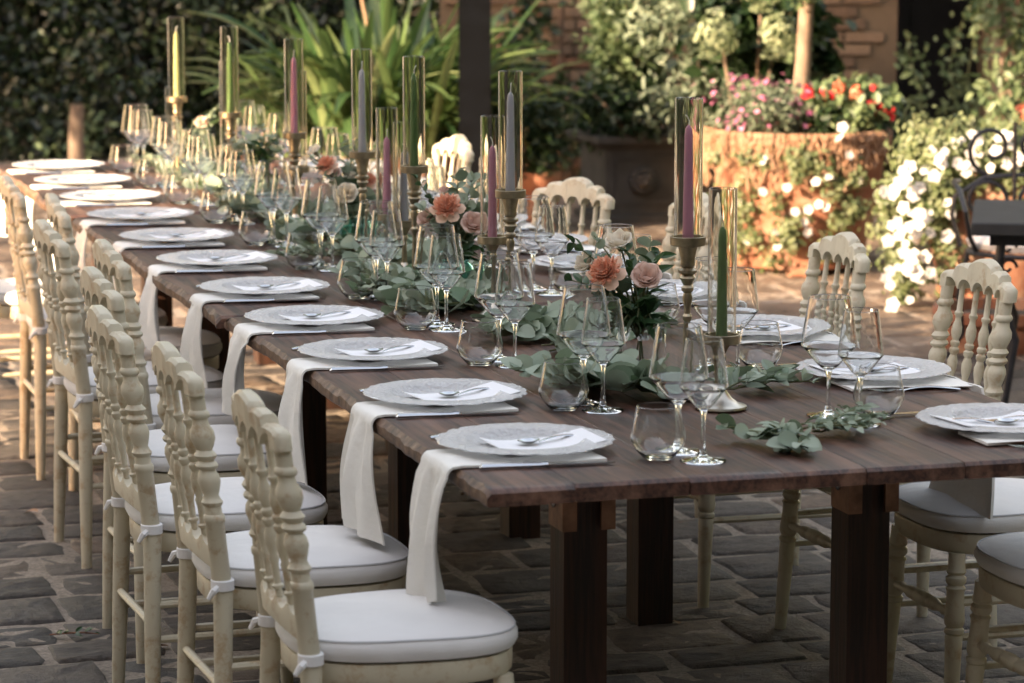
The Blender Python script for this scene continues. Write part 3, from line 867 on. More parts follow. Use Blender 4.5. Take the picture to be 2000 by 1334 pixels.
petunia('white petunias trailing down the front of the largest pot', (BP.x, BP.y, 0), sp, fw, 61)

# second big pot at the right with a mass of white petunias
RP = atD(1945, 13.4)
pot('terracotta pot at the far right almost covered by white petunias', RP, 0.33, 0.22, 0.56, 0.09)
sp = []; fw = []
def Rx(px, D): return (px - 1945) / F * D
for k in range(150):
    u = rg.random()
    if u < .5: px = rg.uniform(1715, 1860); py = rg.uniform(280, 540) ; 
    elif u < .85: px = rg.uniform(1760, 1995); py = rg.uniform(262, 345)
    else: px = rg.uniform(1850, 1990); py = rg.uniform(350, 440)
    if px < 1745 and py < 330: continue
    if py > 480 and px > 1830: continue
    if px > 1835 and py > 345 and rg.random() < .8: continue
    sp.append((Rx(px, 13.1), -.34 + rg.uniform(-.06, .10) + (.1 if px < 1780 else 0), zD(py, 13.1), .04, 55))
for k in range(14):
    sp.append((Rx(rg.uniform(1725, 1765), 13.1), -.30, zD(rg.uniform(530, 600), 13.1), .022, 34))
for px, py in ((1787, 295), (1866, 262), (1877, 280), (1833, 278), (1860, 297), (1882, 300), (1905, 300), (1935, 268), (1945, 280), (1925, 262), (1732, 333), (1745, 325), (1725, 352), (1740, 350), (1698, 375), (1720, 370), (1755, 383), (1750, 370), (1735, 405), (1790, 340), (1808, 318), (1762, 415), (1722, 430), (1730, 445), (1745, 440), (1712, 438), (1760, 435), (1708, 470), (1735, 490), (1755, 505), (1742, 520), (1762, 530), (1712, 530), (1700, 540), (1712, 555), (1772, 545), (1780, 500), (1790, 455), (1826, 415), (1822, 460), (1877, 465), (1715, 590), (1716, 610), (1955, 318), (1935, 318), (1965, 300), (1990, 390), (1820, 395), (1850, 320), (1900, 325)):
    fw.append((Rx(px, 13.0), -.44 + rg.uniform(-.05, .05), zD(py, 13.0), .034 + rg.uniform(-.004, .008)))
for k in range(42):
    u = rg.random()
    px, py = (rg.uniform(1705, 1790), rg.uniform(330, 540)) if u < .45 else (rg.uniform(1770, 1995), rg.uniform(258, 335)) if u < .93 else (rg.uniform(1700, 1760), rg.uniform(540, 610))
    fw.append((Rx(px, 13.0), -.43 + rg.uniform(-.05, .06), zD(py, 13.0), .030 + rg.uniform(-.008, .008)))
petunia('mass of white petunias tumbling from the far right pot onto the paving', (RP.x, RP.y, 0), sp, fw, 62, 0.032)
pot('square looking low terracotta planter under the iron table', atD(1960, 12.0), 0.26, 0.22, 0.17, 0.05, feet=False)
bush('leafy_shrub', 'yellow green grassy plant between the two big terracotta pots', atD(1800, 14.6, 0.5), (0.30, .2, .22), 900, 'petunia_leaf', .10, 63, .16, 14)
# climbing plant round the doorway at the right
cl = thing('climbing_rose', 'leafy climber with a pink bloom beside the doorway at the right edge', 'climber', atD(1970, 15.6, 0), YR)
rgq = np.random.default_rng(12)
P = []
for k in range(70):
    px = rgq.uniform(1895, 2080); z_ = rgq.uniform(.35, 1.9)
    if px < 1925 and z_ < .95: continue
    P.append(rgq.normal(((px - 1970) / F * 15.6, rgq.uniform(-.12, .08), z_), (.05, .05, .07), (42, 3)))
cloud('foliage', 'light_leaf', np.concatenate(P), .055, .5, 13, normal=(-.6, -.7, .3), spread=.8, parent=cl)
c_ = ((1992 - 1970) / F * 15.6, -.22, zD(220, 15.6))
stuff(cloud('bloom', 'coral_petal', blob_pts(60, c_, (.05, .04, .06), 14, 14, .5), .045, .9, 14, parent=cl, outward=c_, spread=.5))
mb = MB()
for k in range(6):
    x0 = rgq.uniform(-.1, .2)
    mb.tube([(x0, .05, 0), (x0 + rgq.uniform(-.05, .05), .0, .7), (x0 + rgq.uniform(-.1, .1), -.02, 1.3), (x0 + rgq.uniform(-.15, .1), 0, 2.0)], .010, 5)
build('stem', mb, 'bark', cl)
vn = thing('doorway_vine', 'sparse vine tendrils hanging in front of the dark doorway', 'climber', atD(1840, 17.2, 0), YR)
P = [rgq.normal(((px - 1840) / F * 17.2, 0, zD(py, 17.2)), (.035, .03, .05), (16, 3)) for px, py in ((1770, 100), (1775, 125), (1790, 150), (1865, 75), (1850, 130), (1872, 135), (1862, 180), (1785, 180), (1880, 160), (1895, 185), (1850, 200), (1910, 90), (1800, 215), (1900, 215), (1870, 215))]
cloud('foliage', 'light_leaf', np.concatenate(P), .045, .5, 15, normal=(0, -1, .3), spread=.7, parent=vn)
mb = MB()
for pp in ([(1765, 60), (1775, 120), (1795, 180), (1800, 240)], [(1875, 40), (1850, 130), (1862, 200), (1855, 260)], [(1900, 60), (1885, 150), (1900, 230)]):
    mb.tube([((a - 1840) / F * 17.2, 0, zD(b_, 17.2)) for a, b_ in pp], .005, 4)
build('stem', mb, 'stem', vn)

# ------------------------------------------------------------------ iron bistro set at the right
bt = thing('bistro_table', 'small dark slate topped iron table at the right edge', 'table', at(1897, 432, .72).to_tuple()[:2] + (0,), YR + R(-9))
mb = MB(); mb.cbox(0, .75, 0, .75, .672, .715, .006); build('tabletop', mb, 'slate', bt, False)
mb = MB(); mb.box(.06, .69, .06, .69, .635, .67); build('apron', mb, 'black_iron', bt, False)
for i, (x_, y_) in enumerate(((.1, .1), (.65, .1), (.1, .65), (.65, .65))):
    sx = 1 if x_ < .3 else -1
    mb = MB(); mb.tube([(x_, y_, .635), (x_ - .015 * sx, y_, .5), (x_ + .05 * sx, y_, .32), (x_ + .02 * sx, y_, .12), (x_ - .05 * sx, y_, .0)], [.013] * 5, 8)
    mb.tube([(x_ + .02 * sx + .03 * math.cos(a * .6) * (1 - a / 14), y_, .56 + .03 * math.sin(a * .6) * (1 - a / 14)) for a in range(11)], .006, 6)
    build('leg', mb, 'black_iron', bt)
def spiral(cx_, cz_, r0, r1, a0, a1, n=20):
    return [(cx_ + (r0 + (r1 - r0) * i / n) * math.cos(a0 + (a1 - a0) * i / n), cz_ + (r0 + (r1 - r0) * i / n) * math.sin(a0 + (a1 - a0) * i / n)) for i in range(n + 1)]
ic = thing('iron_chair', 'black wrought iron chair with scrolled back and white cushion behind the slate table', 'chair', atD(2015, 11.6), YR + R(8))
mb = MB()
sw = .23
for s_ in (-1, 1):
    mb.tube([(s_ * sw, .2, .0), (s_ * sw, .2, .45)], .011, 8)
    l_ = MB()
ring = [(sw * math.cos(a), sw * .95 * math.sin(a), .435) for a in [2 * PI * k / 28 for k in range(29)]]
build('seat_ring', (lambda q: (q.tube(ring, .010, 8, False), q)[1])(MB()), 'black_iron', ic)
for s_ in (-1, 1):
    for y_ in (-.17, .17):
        q = MB(); q.tube([(s_ * sw * .8, y_, .43), (s_ * sw * .95, y_ * 1.05, .25), (s_ * sw * .85, y_ * 1.1, .1), (s_ * sw * 1.1, y_ * 1.3, 0)], .010, 8)
        build('leg', q, 'black_iron', ic)
q = MB()
for s_ in (-1, 1):
    q.tube([(s_ * (a), .22, b_) for a, b_ in spiral(.115, .60, .105, .03, R(250), R(-160))], .009, 7)
    q.tube([(s_ * (a), .23, b_) for a, b_ in spiral(.085, .80, .10, .03, R(-80), R(300))], .009, 7)
    q.tube([(s_ * .21, .2, .43), (s_ * .24, .22, .55), (s_ * .23, .22, .62), (s_ * .12, .22, .69), (0, .22, .70)], .009, 7)
q.tube([(0, .2, .43), (0, .22, .9)], .008, 7)
build('scrolled_back', q, 'black_iron', ic)
for s_ in (-1, 1):
    q = MB(); q.tube([(s_ * .22, .20, .68), (s_ * .27, .1, .69), (s_ * .29, -.05, .67), (s_ * .29, -.14, .60), (s_ * .26, -.1, .50), (s_ * .22, -.05, .44)], .010, 7)
    build('armrest', q, 'black_iron', ic)
q = MB(); q.lathe([(.445, .19), (.452, .225), (.475, .236), (.50, .225), (.512, .19), (.516, .02)], 28)
build('cushion', q, 'cushion', ic)

# ------------------------------------------------------------------ banquet tables: planks, legs, brackets
WT = 1.285
def make_table(y0, y1, label, seed):
    t_ = thing('banquet_table', label, 'table', ({1: 0, 2: -.016, 3: -.028}[seed], y0, {1: 0, 2: -.002, 3: .001}[seed]), 0, 'dark plank tables set end to end')
    r_ = random.Random(seed); n = 7; ln = y1 - y0
    edges = [0.0] + [WT * (i + r_.uniform(-.12, .12)) / n for i in range(1, n)] + [WT]
    ph = [r_.uniform(0, 6) for _ in range(6)]
    for i in range(n):
        x0, x1 = edges[i] + (.0004 if i else 0), edges[i + 1] - (.0004 if i < n - 1 else 0)
        dz = r_.uniform(-.0006, .0006); z1, z0 = .760 + dz, .728
        K = max(8, int(ln / .03)); rings = []
        e0 = (.055 if seed == 1 else 0.0) + r_.uniform(-.0015, .0015); e1 = ln - .004 + r_.uniform(-.004, .002)
        for k in range(K + 1):
            y_ = e0 + (e1 - e0) * k / K
            wl = wr = 0.0; b1 = .0012; b2 = .0012
            if i == 0:
                wl = .004 * math.sin(y_ * 5 + ph[0]) + .003 * math.sin(y_ * 17 + ph[1]) + r_.uniform(-.0022, .0022); b1 = .010 + r_.uniform(-.004, .005)
            if i == n - 1:
                wr = .004 * math.sin(y_ * 5 + ph[2]) + .003 * math.sin(y_ * 17 + ph[3]) + r_.uniform(-.0022, .0022); b2 = .010 + r_.uniform(-.004, .005)
            zz = z1
            if k in (0, K): zz = z1 - .006 - r_.uniform(0, .003)
            a, b_ = x0 - wl * (i == 0), x1 + wr
            rings.append([Vector((a + .003, y_, z0)), Vector((b_ - .003, y_, z0)), Vector((b_, y_, z0 + .004)), Vector((b_, y_, zz - b2)), Vector((b_ - b2, y_, zz)),
                          Vector((a + b1, y_, zz)), Vector((a, y_, zz - b1)), Vector((a, y_, z0 + .004))])
        # rounded, worn ends
        for q, yy in ((0, .007), (K, -.007)):
            base = rings[q]
            new = [p + Vector((0, yy, 0)) for p in base]
            for p in new[3:7]: p.z = min(p.z + .0065, z1)
            if q == 0: rings.insert(1, new)
            else: rings.insert(len(rings) - 1, new)
        mb = MB(); mb.rings(rings)
        # edge faces carry the raw wood
        N = 8; nR = len(rings)
        for ri in range(nR - 1):
            for j in range(N):
                if (i == 0 and j in (5, 6)) or (i == n - 1 and j in (2, 3)): mb.mi[ri * N + j] = 1
        build('plank', mb, ['plank_wood', 'raw_edge'], t_)
    legs = ((.335, .65), (.94, .65), (.335, ln - .39), (.94, ln - .39)) if ln > 1.9 else ((.335, .5), (.94, .5), (.335, ln - .3), (.94, ln - .3))
    for lx, ly in legs:
        mb = MB(); mb.box(lx, lx + .09, ly, ly + .09, 0, .7275)
        lg = build('leg', mb, 'leg_wood', t_, False)
        for s_, bx in ((0, lx - .010), (1, lx + .0905)):
            mb = MB()
            mb.box(bx, bx + .0095, ly - .012, ly + .07, .548, .7275)
            mb.box(bx if s_ == 0 else bx - .02, bx + (.03 if s_ == 0 else .0095), ly - .022, ly - .0125, .548, .7275)
            br = build('bracket', mb, 'zinc', lg, False)
        mb = MB(); mb.lathe([(0, .012), (.003, .012), (.006, .008), (.007, .001)], 12)
        mb.v = [(lx - .0105 - z, ly + .03 + x, .600 + y) for x, y, z in mb.v]
        build('bolt', mb, 'steel', lg)
    mb = MB(); 
    for ly in (legs[0][1] + .02, legs[2][1] + .02): mb.box(.427, .938, ly, ly + .05, .65, .7265)
    build('crossbar', mb, 'leg_wood', t_, False)
make_table(0.0, 2.345, 'nearest dark plank table, its worn short end towards the camera', 1)
make_table(2.355, 4.69, 'middle dark plank table of the long row', 2)
make_table(4.70, 6.55, 'farthest plank table, its end lit orange by the sun', 3)

# ------------------------------------------------------------------ Napoleon chairs
def chair_proto():
    t_ = thing('banquet_chair', '', 'chair')
    def leanx(z): return -.19 - (.012 if z < .44 else 0) * ((.44 - z) / .44) - (max(0, z - .44) / .40) ** 1.2 * .047
    TP = [(0, .0125), (.008, .0135), (.20, .0175), (.44, .0195), (.585, .0185), (.588, .0205), (.594, .0215), (.600, .0205), (.603, .0175), (.618, .0165), (.621, .0195), (.627, .0215), (.632, .018),
          (.640, .0150), (.652, .0185), (.668, .0225), (.680, .0205), (.690, .0145), (.694, .0205), (.699, .0225), (.704, .0200), (.708, .0150), (.713, .0195), (.719, .0225), (.725, .018), (.729, .0150),
          (.736, .0185), (.752, .0245), (.766, .0235), (.778, .0165), (.790, .0150), (.794, .0195), (.799, .0210), (.804, .0190), (.808, .0155), (.832, .0160), (.840, .0165)]
    for s_ in (-1, 1):
        mb = MB(); mb.lathe(TP, 16, path=lambda z, s_=s_: (leanx(z), s_ * (.155 + max(0, .44 - z) / .44 * .03 - max(0, z - .5) * .015)))
        build('back_post', mb, 'cream', t_)
    SPn = [(0, .0075), (.05, .0080), (.06, .0120), (.075, .0125), (.085, .008), (.11, .0075), (.20, .0085), (.24, .0115), (.26, .0085), (.33, .0145), (.38, .0150), (.43, .0095), (.45, .0140), (.475, .0145), (.49, .0095),
           (.51, .0140), (.53, .0140), (.545, .0095), (.60, .0155), (.65, .0150), (.70, .0090), (.73, .0085), (.745, .0125), (.765, .0130), (.78, .0085), (.9, .0080), (1, .0085)]
    def cv(y): return -.018 * (1 - (y / .155) ** 2)
    for y_ in (-.095, -.032, .032, .095):
        mb = MB(); mb.lathe_between((leanx(.548) + cv(y_), y_, .548), (leanx(.85) + cv(y_), y_, .852), [(z_, r_ * .84) for z_, r_ in SPn], 10)
        build('spindle', mb, 'cream', t_)
    # crest rail: three humps above, five scallops below
    mb = MB(); n = 72; rr = []
    for i in range(n + 1):
        y_ = -.176 + .352 * i / n; a = abs(y_)
        if a < .058: top = .903 + .017 * math.cos(a / .058 * PI / 2) ** .7
        elif a < .115: top = .888 + .013 * math.sin(PI * min(1, max(0, (.122 - a) / .075))) ** .7
        else: top = .858 + .022 * math.sqrt(max(0, 1 - ((a - .128) / .049) ** 2))
        ph = (y_ % .0635) / .0635; ph = abs(ph - .0) if True else ph
        c0 = abs(((y_ + .0317) / .0635) % 1.0 - .5) * 2          # 1 at spindles, 0 between
        bot = .838 + .026 * math.sqrt(max(0, 1 - (c0 * 1.08) ** 2))
        if a > .14: bot = .838
        top = max(top, bot + .012)
        th = .0165 if a < .165 else .0165 * math.sqrt(max(.05, 1 - ((a - .165) / .0118) ** 2))
        x_ = leanx(.85) + cv(min(a, .155)); lean = (top - .84) * .12
        rr.append([(x_ - th, y_, bot), (x_ + th, y_, bot), (x_ + th - lean * .8, y_, top - .007), (x_ + th * .55 - lean, y_, top), (x_ - th * .55 - lean, y_, top), (x_ - th - lean * .8, y_, top - .007)])
    mb.rings(rr); build('crest_rail', mb, 'cream', t_)
    mb = MB(); rr = []
    for i in range(41):
        y_ = -.15 + .30 * i / 40; x_ = leanx(.52) + cv(y_)
        c0 = abs(((y_ + .0317) / .0635) % 1.0 - .5) * 2
        top = .536 + .018 * c0 ** 2; bot = .492 + .012 * math.cos(y_ / .15 * PI / 2)
        rr.append([(x_ - .009, y_, bot), (x_ + .009, y_, bot), (x_ + .013, y_, top - .01), (x_ + .011, y_, top), (x_ - .011, y_, top), (x_ - .013, y_, top - .01)])
    mb.rings(rr); build('lower_rail', mb, 'cream', t_)
    # seat frame
    def outline(k, grow=0.0, n=44):
        pts = []
        for i in range(n):
            a = 2 * PI * i / n; ca, sa = math.cos(a), math.sin(a)
            e = 2.9
            rr_ = (abs(ca) ** e + abs(sa) ** e) ** (-1 / e)
            x_ = ca * rr_ * (.205 + grow); yw = (.192 + grow) + .018 * ca
            pts.append((x_ * k + .005, sa * rr_ * yw * k))
        return pts
    mb = MB()
    mb.rings([[(x_, y_, z) for x_, y_ in outline(k)] for k, z in ((.93, .405), (.97, .405), (.985, .410), (.99, .440), (.98, .447), (.93, .448))])
    build('seat_frame', mb, 'cream', t_)
    cu = MB()
    cu.rings([[(x_, y_, z - (.004 * (x_ / .2) ** 2 if z > .47 else 0)) for x_, y_ in outline(k, .004)] for k, z in ((.90, .449), (.985, .453), (1.015, .466), (1.012, .480), (.985, .490), (.95, .4935), (.80, .500), (.5, .506), (.2, .508))])
    cush = build('cushion', cu, 'cushion', t_)
    pp = MB(); pp.tube([(x_, y_, .4905 - .004 * (x_ / .2) ** 2) for x_, y_ in outline(.987, .004)] + [(outline(.987, .004)[0][0], outline(.987, .004)[0][1], .4865)], .0022, 5, False)
    build('piping', pp, 'piping', cush)
    for s_ in (-1, 1):
        mb = MB(); mb.lathe([(-.011, .0215), (-.009, .0235), (.009, .0235), (.011, .0215)], 14, (-.191, s_ * .155, .462))
        mb.tube([(-.20, s_ * .165, .462), (-.215, s_ * .180, .455), (-.225, s_ * .178, .440)], [.006, .007, .004], 6)
        build('tie', mb, 'cushion', cush)
    FL = [(0, .0125), (.02, .014), (.50, .0185), (.56, .0195), (.57, .0165), (.58, .0215), (.60, .0215), (.61, .017), (.63, .0215), (.65, .0225), (.74, .0195), (.80, .0190), (.815, .0225), (.83, .0165), (.85, .0225), (.87, .0225), (.885, .0165), (.90, .0215), (.93, .0185), (1, .0185)]
    for s_ in (-1, 1):
        mb = MB(); mb.lathe_between((.185, s_ * .175, 0), (.165, s_ * .150, .406), FL, 14)
        build('front_leg', mb, 'cream', t_)
    ST = [(0, .0075), (.12, .0085), (.88, .0085), (1, .0075)]
    TS = [(0, .008), (.1, .009), (.14, .0125), (.18, .0085), (.24, .010), (.30, .0145), (.36, .0150), (.40, .0105), (.42, .0155), (.46, .0165), (.54, .0165), (.58, .0155), (.60, .0105), (.64, .0150), (.70, .0145), (.76, .010), (.82, .0085), (.86, .0125), (.9, .009), (1, .008)]
    for s_ in (-1, 1):
        for z in (.225, .30):
            mb = MB(); mb.lathe_between((.175, s_ * .163, z), (-.197, s_ * .170, z), ST, 8); build('stretcher', mb, 'cream', t_)
    mb = MB(); mb.lathe_between((.174, -.158, .275), (.174, .158, .275), TS, 10); build('turned_stretcher', mb, 'cream', t_)
    mb = MB(); mb.lathe_between((-.198, -.168, .26), (-.198, .168, .26), ST, 8); build('stretcher', mb, 'cream', t_)
    return t_
chair = Maker(chair_proto)
ORD = ['nearest', 'second', 'third', 'fourth', 'fifth', 'sixth', 'seventh', 'eighth', 'ninth', 'tenth', 'eleventh']
rg = random.Random(5)
LC = [(-.11, .28), (-.145, .90), (-.185, 1.46), (-.095, 2.13), (.02, 2.67), (-.06, 3.17), (.065, 3.83), (.01, 4.42), (-.06, 5.1)]
for i, (x_, y_) in enumerate(LC):
    tail = {0: 'white seat at the bottom edge', 8: 'cut by the left edge'}.get(i, 'white cushion tied on')
    chair(f'cream spindle chair, {ORD[i]} on the left side, {tail}', (x_, y_, 0), rg.uniform(-.06, .06), 'cream chairs along the left side of the table')
RC = [(1.37, .42, 0), (1.43, .98, 0), (1.445, 1.64, .04), (1.345, 2.27, 0), (1.33, 3.32, 0), (1.16, 3.76, .42), (1.25, 5.0, .05), (1.215, 5.46, .08)]
for i, (x_, y_, a_) in enumerate(RC):
    tail = ['only the seat corner in view', 'napkin resting on its white seat', 'its back rising behind the second plate', 'standing in front of the big pot', 'half hidden by the tall pink candle', 'turned a little, before the stone trough', 'half hidden by a lilac candle tube', 'back lit cream by the sun'][i]
    chair(f'cream spindle chair, {ORD[i]} on the right side, {tail}', (x_, y_, 0), PI + a_, 'cream chairs along the right side of the table')

# ------------------------------------------------------------------ tableware prototypes
TZ = .7615
def plate_proto():
    t_ = thing('charger_plate', '', 'plate')
    rgp = random.Random(2); n = 96
    wob = [rgp.uniform(-.0012, .0012) for _ in range(n)]
    def ring(r, z, edge=0.0, flute=0.0):
        return [((r + edge * (wob[k] * 1.0 + .0014 * math.sin(k * 24 * 2 * PI / n * 1.0)) + 0) * math.cos(2 * PI * k / n), (r + edge * wob[k]) * math.sin(2 * PI * k / n), z + flute * (1 if k % 2 else -1) + edge * wob[(k * 7) % n] * .6) for k in range(n)]
    mb = MB()
    mb.rings([ring(.03, 0.000), ring(.080, .000), ring(.094, .004, 0, .0010), ring(.106, .014, 0, .0018), ring(.112, .018), ring(.140, .0185), ring(.162, .0200, 1.2), ring(.1665, .0215, 1.8), ring(.165, .0235, 1.8), ring(.140, .0225), ring(.113, .0230), ring(.107, .0190, 0, .0020), ring(.095, .0080, 0, .0012), ring(.080, .0040), ring(.03, .004)])
    mb.v = [(x_, y_, z_ * .72) for x_, y_, z_ in mb.v]
    build('glass_plate', mb, 'pressed_glass', t_)
    return t_
plate = Maker(plate_proto)
def card_proto():
    mb = MB(); K = 10; rr = []
    for i in range(K + 1):
        x_ = -.085 + .205 * i / K
        z = .0200 + .0012 * math.cos(i * .8) + max(0, abs(x_) - .055) * .22
        rr.append([(x_, -.070, z + .002), (x_, .062, z + .0025), (x_, .062, z + .0042), (x_, -.070, z + .0037)])
    mb.rings(rr)
    t_ = thing('menu_card', '', 'card'); build('folded_sheet', mb, 'paper', t_, False); return t_
card = Maker(card_proto)
def ladle(mb, L_, bowl_w, bowl_l, tines=False, lift=.010, fz=0.0):
    """cutlery along +x, head at +x; real thickness"""
    n = 16; rr = []
    for i in range(n + 1):
        s = i / n; x_ = s * (L_ - bowl_l * .98)
        w = .0065 - .0040 * math.sin(PI * min(1, s * .62)) if s < .9 else .0028
        w = .0068 * (1 - s) ** .8 + .0022
        z = .002 + lift * math.sin(PI * s) ** 1.0 * (.5 + .5 * s)
        rr.append([(x_, -w, z), (x_, w, z), (x_, w * .7, z + .0018), (x_, -w * .7, z + .0018)])
    mb.rings(rr)
    x0 = L_ - bowl_l
    if not tines:
        m = 12; P = []
        for i in range(m + 1):
            s = i / m; ww = bowl_w / 2 * math.sqrt(max(0.002, 1 - (2 * s - 1) ** 2)) * (1 - .18 * (s - .3))
            dz = -.007 * math.sin(PI * s)
            P.append([(x0 + s * bowl_l, -ww, .004), (x0 + s * bowl_l, -ww * .5, .004 + dz * .8), (x0 + s * bowl_l, 0, .004 + dz), (x0 + s * bowl_l, ww * .5, .004 + dz * .8), (x0 + s * bowl_l, ww, .004), (x0 + s * bowl_l, ww * .5, .0055 + dz * .8), (x0 + s * bowl_l, 0, .0055 + dz), (x0 + s * bowl_l, -ww * .5, .0055 + dz * .8)])
        P = [[(a, b_, c_ + .005) for a, b_, c_ in r_] for r_ in P]
        mb.rings(P)
    else:
        P = []
        for s, w, dz in ((0, .003, 0), (.18, .009, -.002), (.4, .0115, -.003), (.5, .0115, -.002)):
            P.append([(x0 + s * bowl_l, -w, .004 + dz), (x0 + s * bowl_l, w, .004 + dz), (x0 + s * bowl_l, w, .0058 + dz), (x0 + s * bowl_l, -w, .0058 + dz)])
        mb.rings(P)
        for y_ in (-.0098, -.0033, .0033, .0098):
            mb.tube([(x0 + .48 * bowl_l, y_, .0030), (x0 + .8 * bowl_l, y_, .005), (x0 + bowl_l, y_ * .9, .009)], [.0013, .0012, .0006], 5)
def mk_cut(name, cat, fn, head):
    def f():
        t_ = thing(name, '', cat); mb = MB(); fn(mb); build(head, mb, 'steel', t_); return t_
    return Maker(f)
spoon = mk_cut('dessert_spoon', 'spoon', lambda mb: ladle(mb, .165, .034, .048), 'spoon_body')
dfork = mk_cut('dessert_fork', 'fork', lambda mb: ladle(mb, .16, .022, .055, True), 'fork_body')
fork = mk_cut('dinner_fork', 'fork', lambda mb: ladle(mb, .205, .024, .07, True), 'fork_body')
def knife_proto():
    t_ = thing('dinner_knife', '', 'knife')
    mb = MB(); rr = []
    for x_, w, h in ((0, .004, .004), (.004, .0078, .009), (.05, .0070, .0085), (.11, .0055, .0070), (.120, .0065, .0085), (.126, .0065, .0085), (.130, .004, .006)):
        rr.append([(x_, w * math.cos(a), .0005 + h / 2 + h / 2 * math.sin(a)) for a in [2 * PI * k / 10 for k in range(10)]])
    mb.rings(rr); build('handle', mb, 'steel', t_)
    mb = MB(); rr = []
    for x_, w in ((.128, .006), (.15, .0090), (.20, .0100), (.235, .0085), (.250, .004), (.254, .001)):
        rr.append([(x_, -w * .9, .002), (x_, w, .0024), (x_, w, .0038), (x_, -w * .9, .0044)])
    mb.rings(rr); build('blade', mb, 'steel', t_)
    return t_
knife = Maker(knife_proto)
def stem_glass(name, H, bw, wide_z, rim_r, foot_r, stem_top):
    def f():
        t_ = thing(name, '', 'wine glass')
        # foot and stem
        mb = MB()
        mb.lathe([(0.0, foot_r * .96), (.0012, foot_r), (.0026, foot_r * .985), (.0050, foot_r * .55), (.0085, foot_r * .22), (.016, .0062), (.030, .0042), (stem_top * .6, .0036), (stem_top - .012, .0044), (stem_top - .002, .0070)], 28)
        # bowl: outer wall up, inner wall down, one closed skin
        out = []; inn = []
        def rad(u):   # u 0..1 bowl height
            zz = stem_top + u * (H - stem_top)
            if zz < wide_z:
                s = (zz - stem_top) / (wide_z - stem_top); return .008 + (bw / 2 - .008) * (s ** .80) * (1 - .05 * math.sin(PI * s))
            s = (zz - wide_z) / (H - wide_z); return bw / 2 + (rim_r - bw / 2) * (s ** 1.12)
        us = [0, .04, .10, .18, .26, (wide_z - stem_top) / (H - stem_top) * .92, (wide_z - stem_top) / (H - stem_top), (wide_z - stem_top) / (H - stem_top) * 1.10, .55, .7, .85, 1.0]
        us = sorted(us + [.97, .993])
        for u in us: out.append((stem_top + u * (H - stem_top), rad(u)))
        mb2 = MB(); th = .0013
        prof = [(stem_top - .0022, .0068)] + out + [(H + .0008, rim_r - th / 2)] + [(z + (.004 if i == 0 else .0012 if z < wide_z else 0), max(.0006, r_ - th)) for i, (z, r_) in reversed(list(enumerate(out)))]
        prof[-1] = (stem_top + .0045, .0006)
        mb2.lathe(prof, 40)
        build('bowl', mb2, 'clear_glass', t_)
        build('stem_and_foot', mb, 'clear_glass', t_)
        return t_
    return Maker(f)
wine_big = stem_glass('large_wine_glass', .238, .112, .142, .041, .043, .092)
wine_small = stem_glass('wine_glass', .226, .090, .138, .034, .043, .096)
def tumbler_proto():
    t_ = thing('stemless_glass', '', 'tumbler')
    H = .098; th = .0014
    out = [(0, .024), (.0015, .028), (.010, .036), (.022, .0455), (.034, .0510), (.040, .0515), (.047, .0505), (.065, .0465), (.082, .0430), (.094, .0407), (.0972, .04015), (H, .0400)]
    prof = [(-.0, .002)] + out + [(H + .0007, .0393)] + [(max(z + .001, .0055), r_ - th) for z, r_ in reversed(out)] + [(.0062, .001)]
    mb = MB(); mb.lathe(prof, 40); build('cup', mb, 'clear_glass', t_)
    return t_
tumbler = Maker(tumbler_proto)

def napkin_left(i, yc, label):
    """linen folded in a strip from under the plate and over the table edge"""
    r_ = random.Random(300 + i)
    drop = .215 + r_.uniform(-.03, .012); w0 = .165; we = .15 + r_.uniform(-.02, .02); wb = .10 + r_.uniform(0, .08)
    if i == 0: drop, we, wb = .235, .175, .145
    if i == 1: drop, we, wb = .222, .165, .27
    if i == 2: drop, we, wb = .225, .15, .17
    sh = r_.uniform(-.01, .02)
    path = []
    for k in range(9): path.append((.285 - .27 * k / 8, .7645 + .0006 * math.sin(k), 'top', k / 8))
    for k in range(1, 6):
        a = PI / 2 * k / 5; path.append((.002 - .016 * math.sin(a), .7645 - .018 * (1 - math.cos(a)) - .002 * k / 5, 'edge', k / 5))
    z0 = path[-1][1]
    for k in range(1, 15): path.append((-.0145 - .010 * math.sin(k / 14 * PI) - .012 * (k / 14), z0 - drop * k / 14, 'hang', k / 14))
    n = 20; ph = r_.uniform(0, 6)
    sheets = MB(); front = []; back = []
    for x_, z_, kind, s in path:
        fr = []; bk = []
        for j in range(n + 1):
            u = j / n - .5
            if kind == 'top':
                w = w0 + (we - w0) * max(0, s - .45) / .55; c = yc - .078 + .02 * s; d = 0; y_ = c + u * w
                zz = z_ + .0018 * math.cos(u * 9) * s
                th = .0030 + .0012 * math.sin(x_ * 40 + u * 7)
                fr.append((x_, y_, zz + th)); bk.append((x_, y_, zz - .0018))
            else:
                t_ = s if kind == 'hang' else 0
                w = we + (wb - we) * t_; c = yc - .060 + sh * t_
                amp = .006 + .011 * t_
                d = amp * math.sin(u * 8 + ph + .8 * t_) + amp * .55 * math.sin(u * 21 + ph * 2 - t_) + amp * .2 * math.sin(u * 37 + 5 * t_)
                y_ = c + u * w
                xo = d if kind == 'hang' else d * .25
                dz = .010 * t_ * math.sin(u * 5 + ph)
                nx = 1.0 if kind == 'hang' else math.sin(PI / 2 * s)
                nz = 0.0 if kind == 'hang' else math.cos(PI / 2 * s)
                th = .0024 + .0022 * t_ * (1 - (2 * u) ** 2)
                fr.append((x_ - xo - nx * th, y_, z_ + dz + nz * th)); bk.append((x_ - xo + nx * .0012, y_, z_ + dz - nz * .0018))
        front.append(fr); back.append(bk)
    rings = [f_ + b_[::-1] for f_, b_ in zip(front, back)]
    sheets.rings(rings)
    o = build('napkin', sheets, 'linen')
    tag(o, label, 'napkin', 'linen napkins hanging over the left edge')
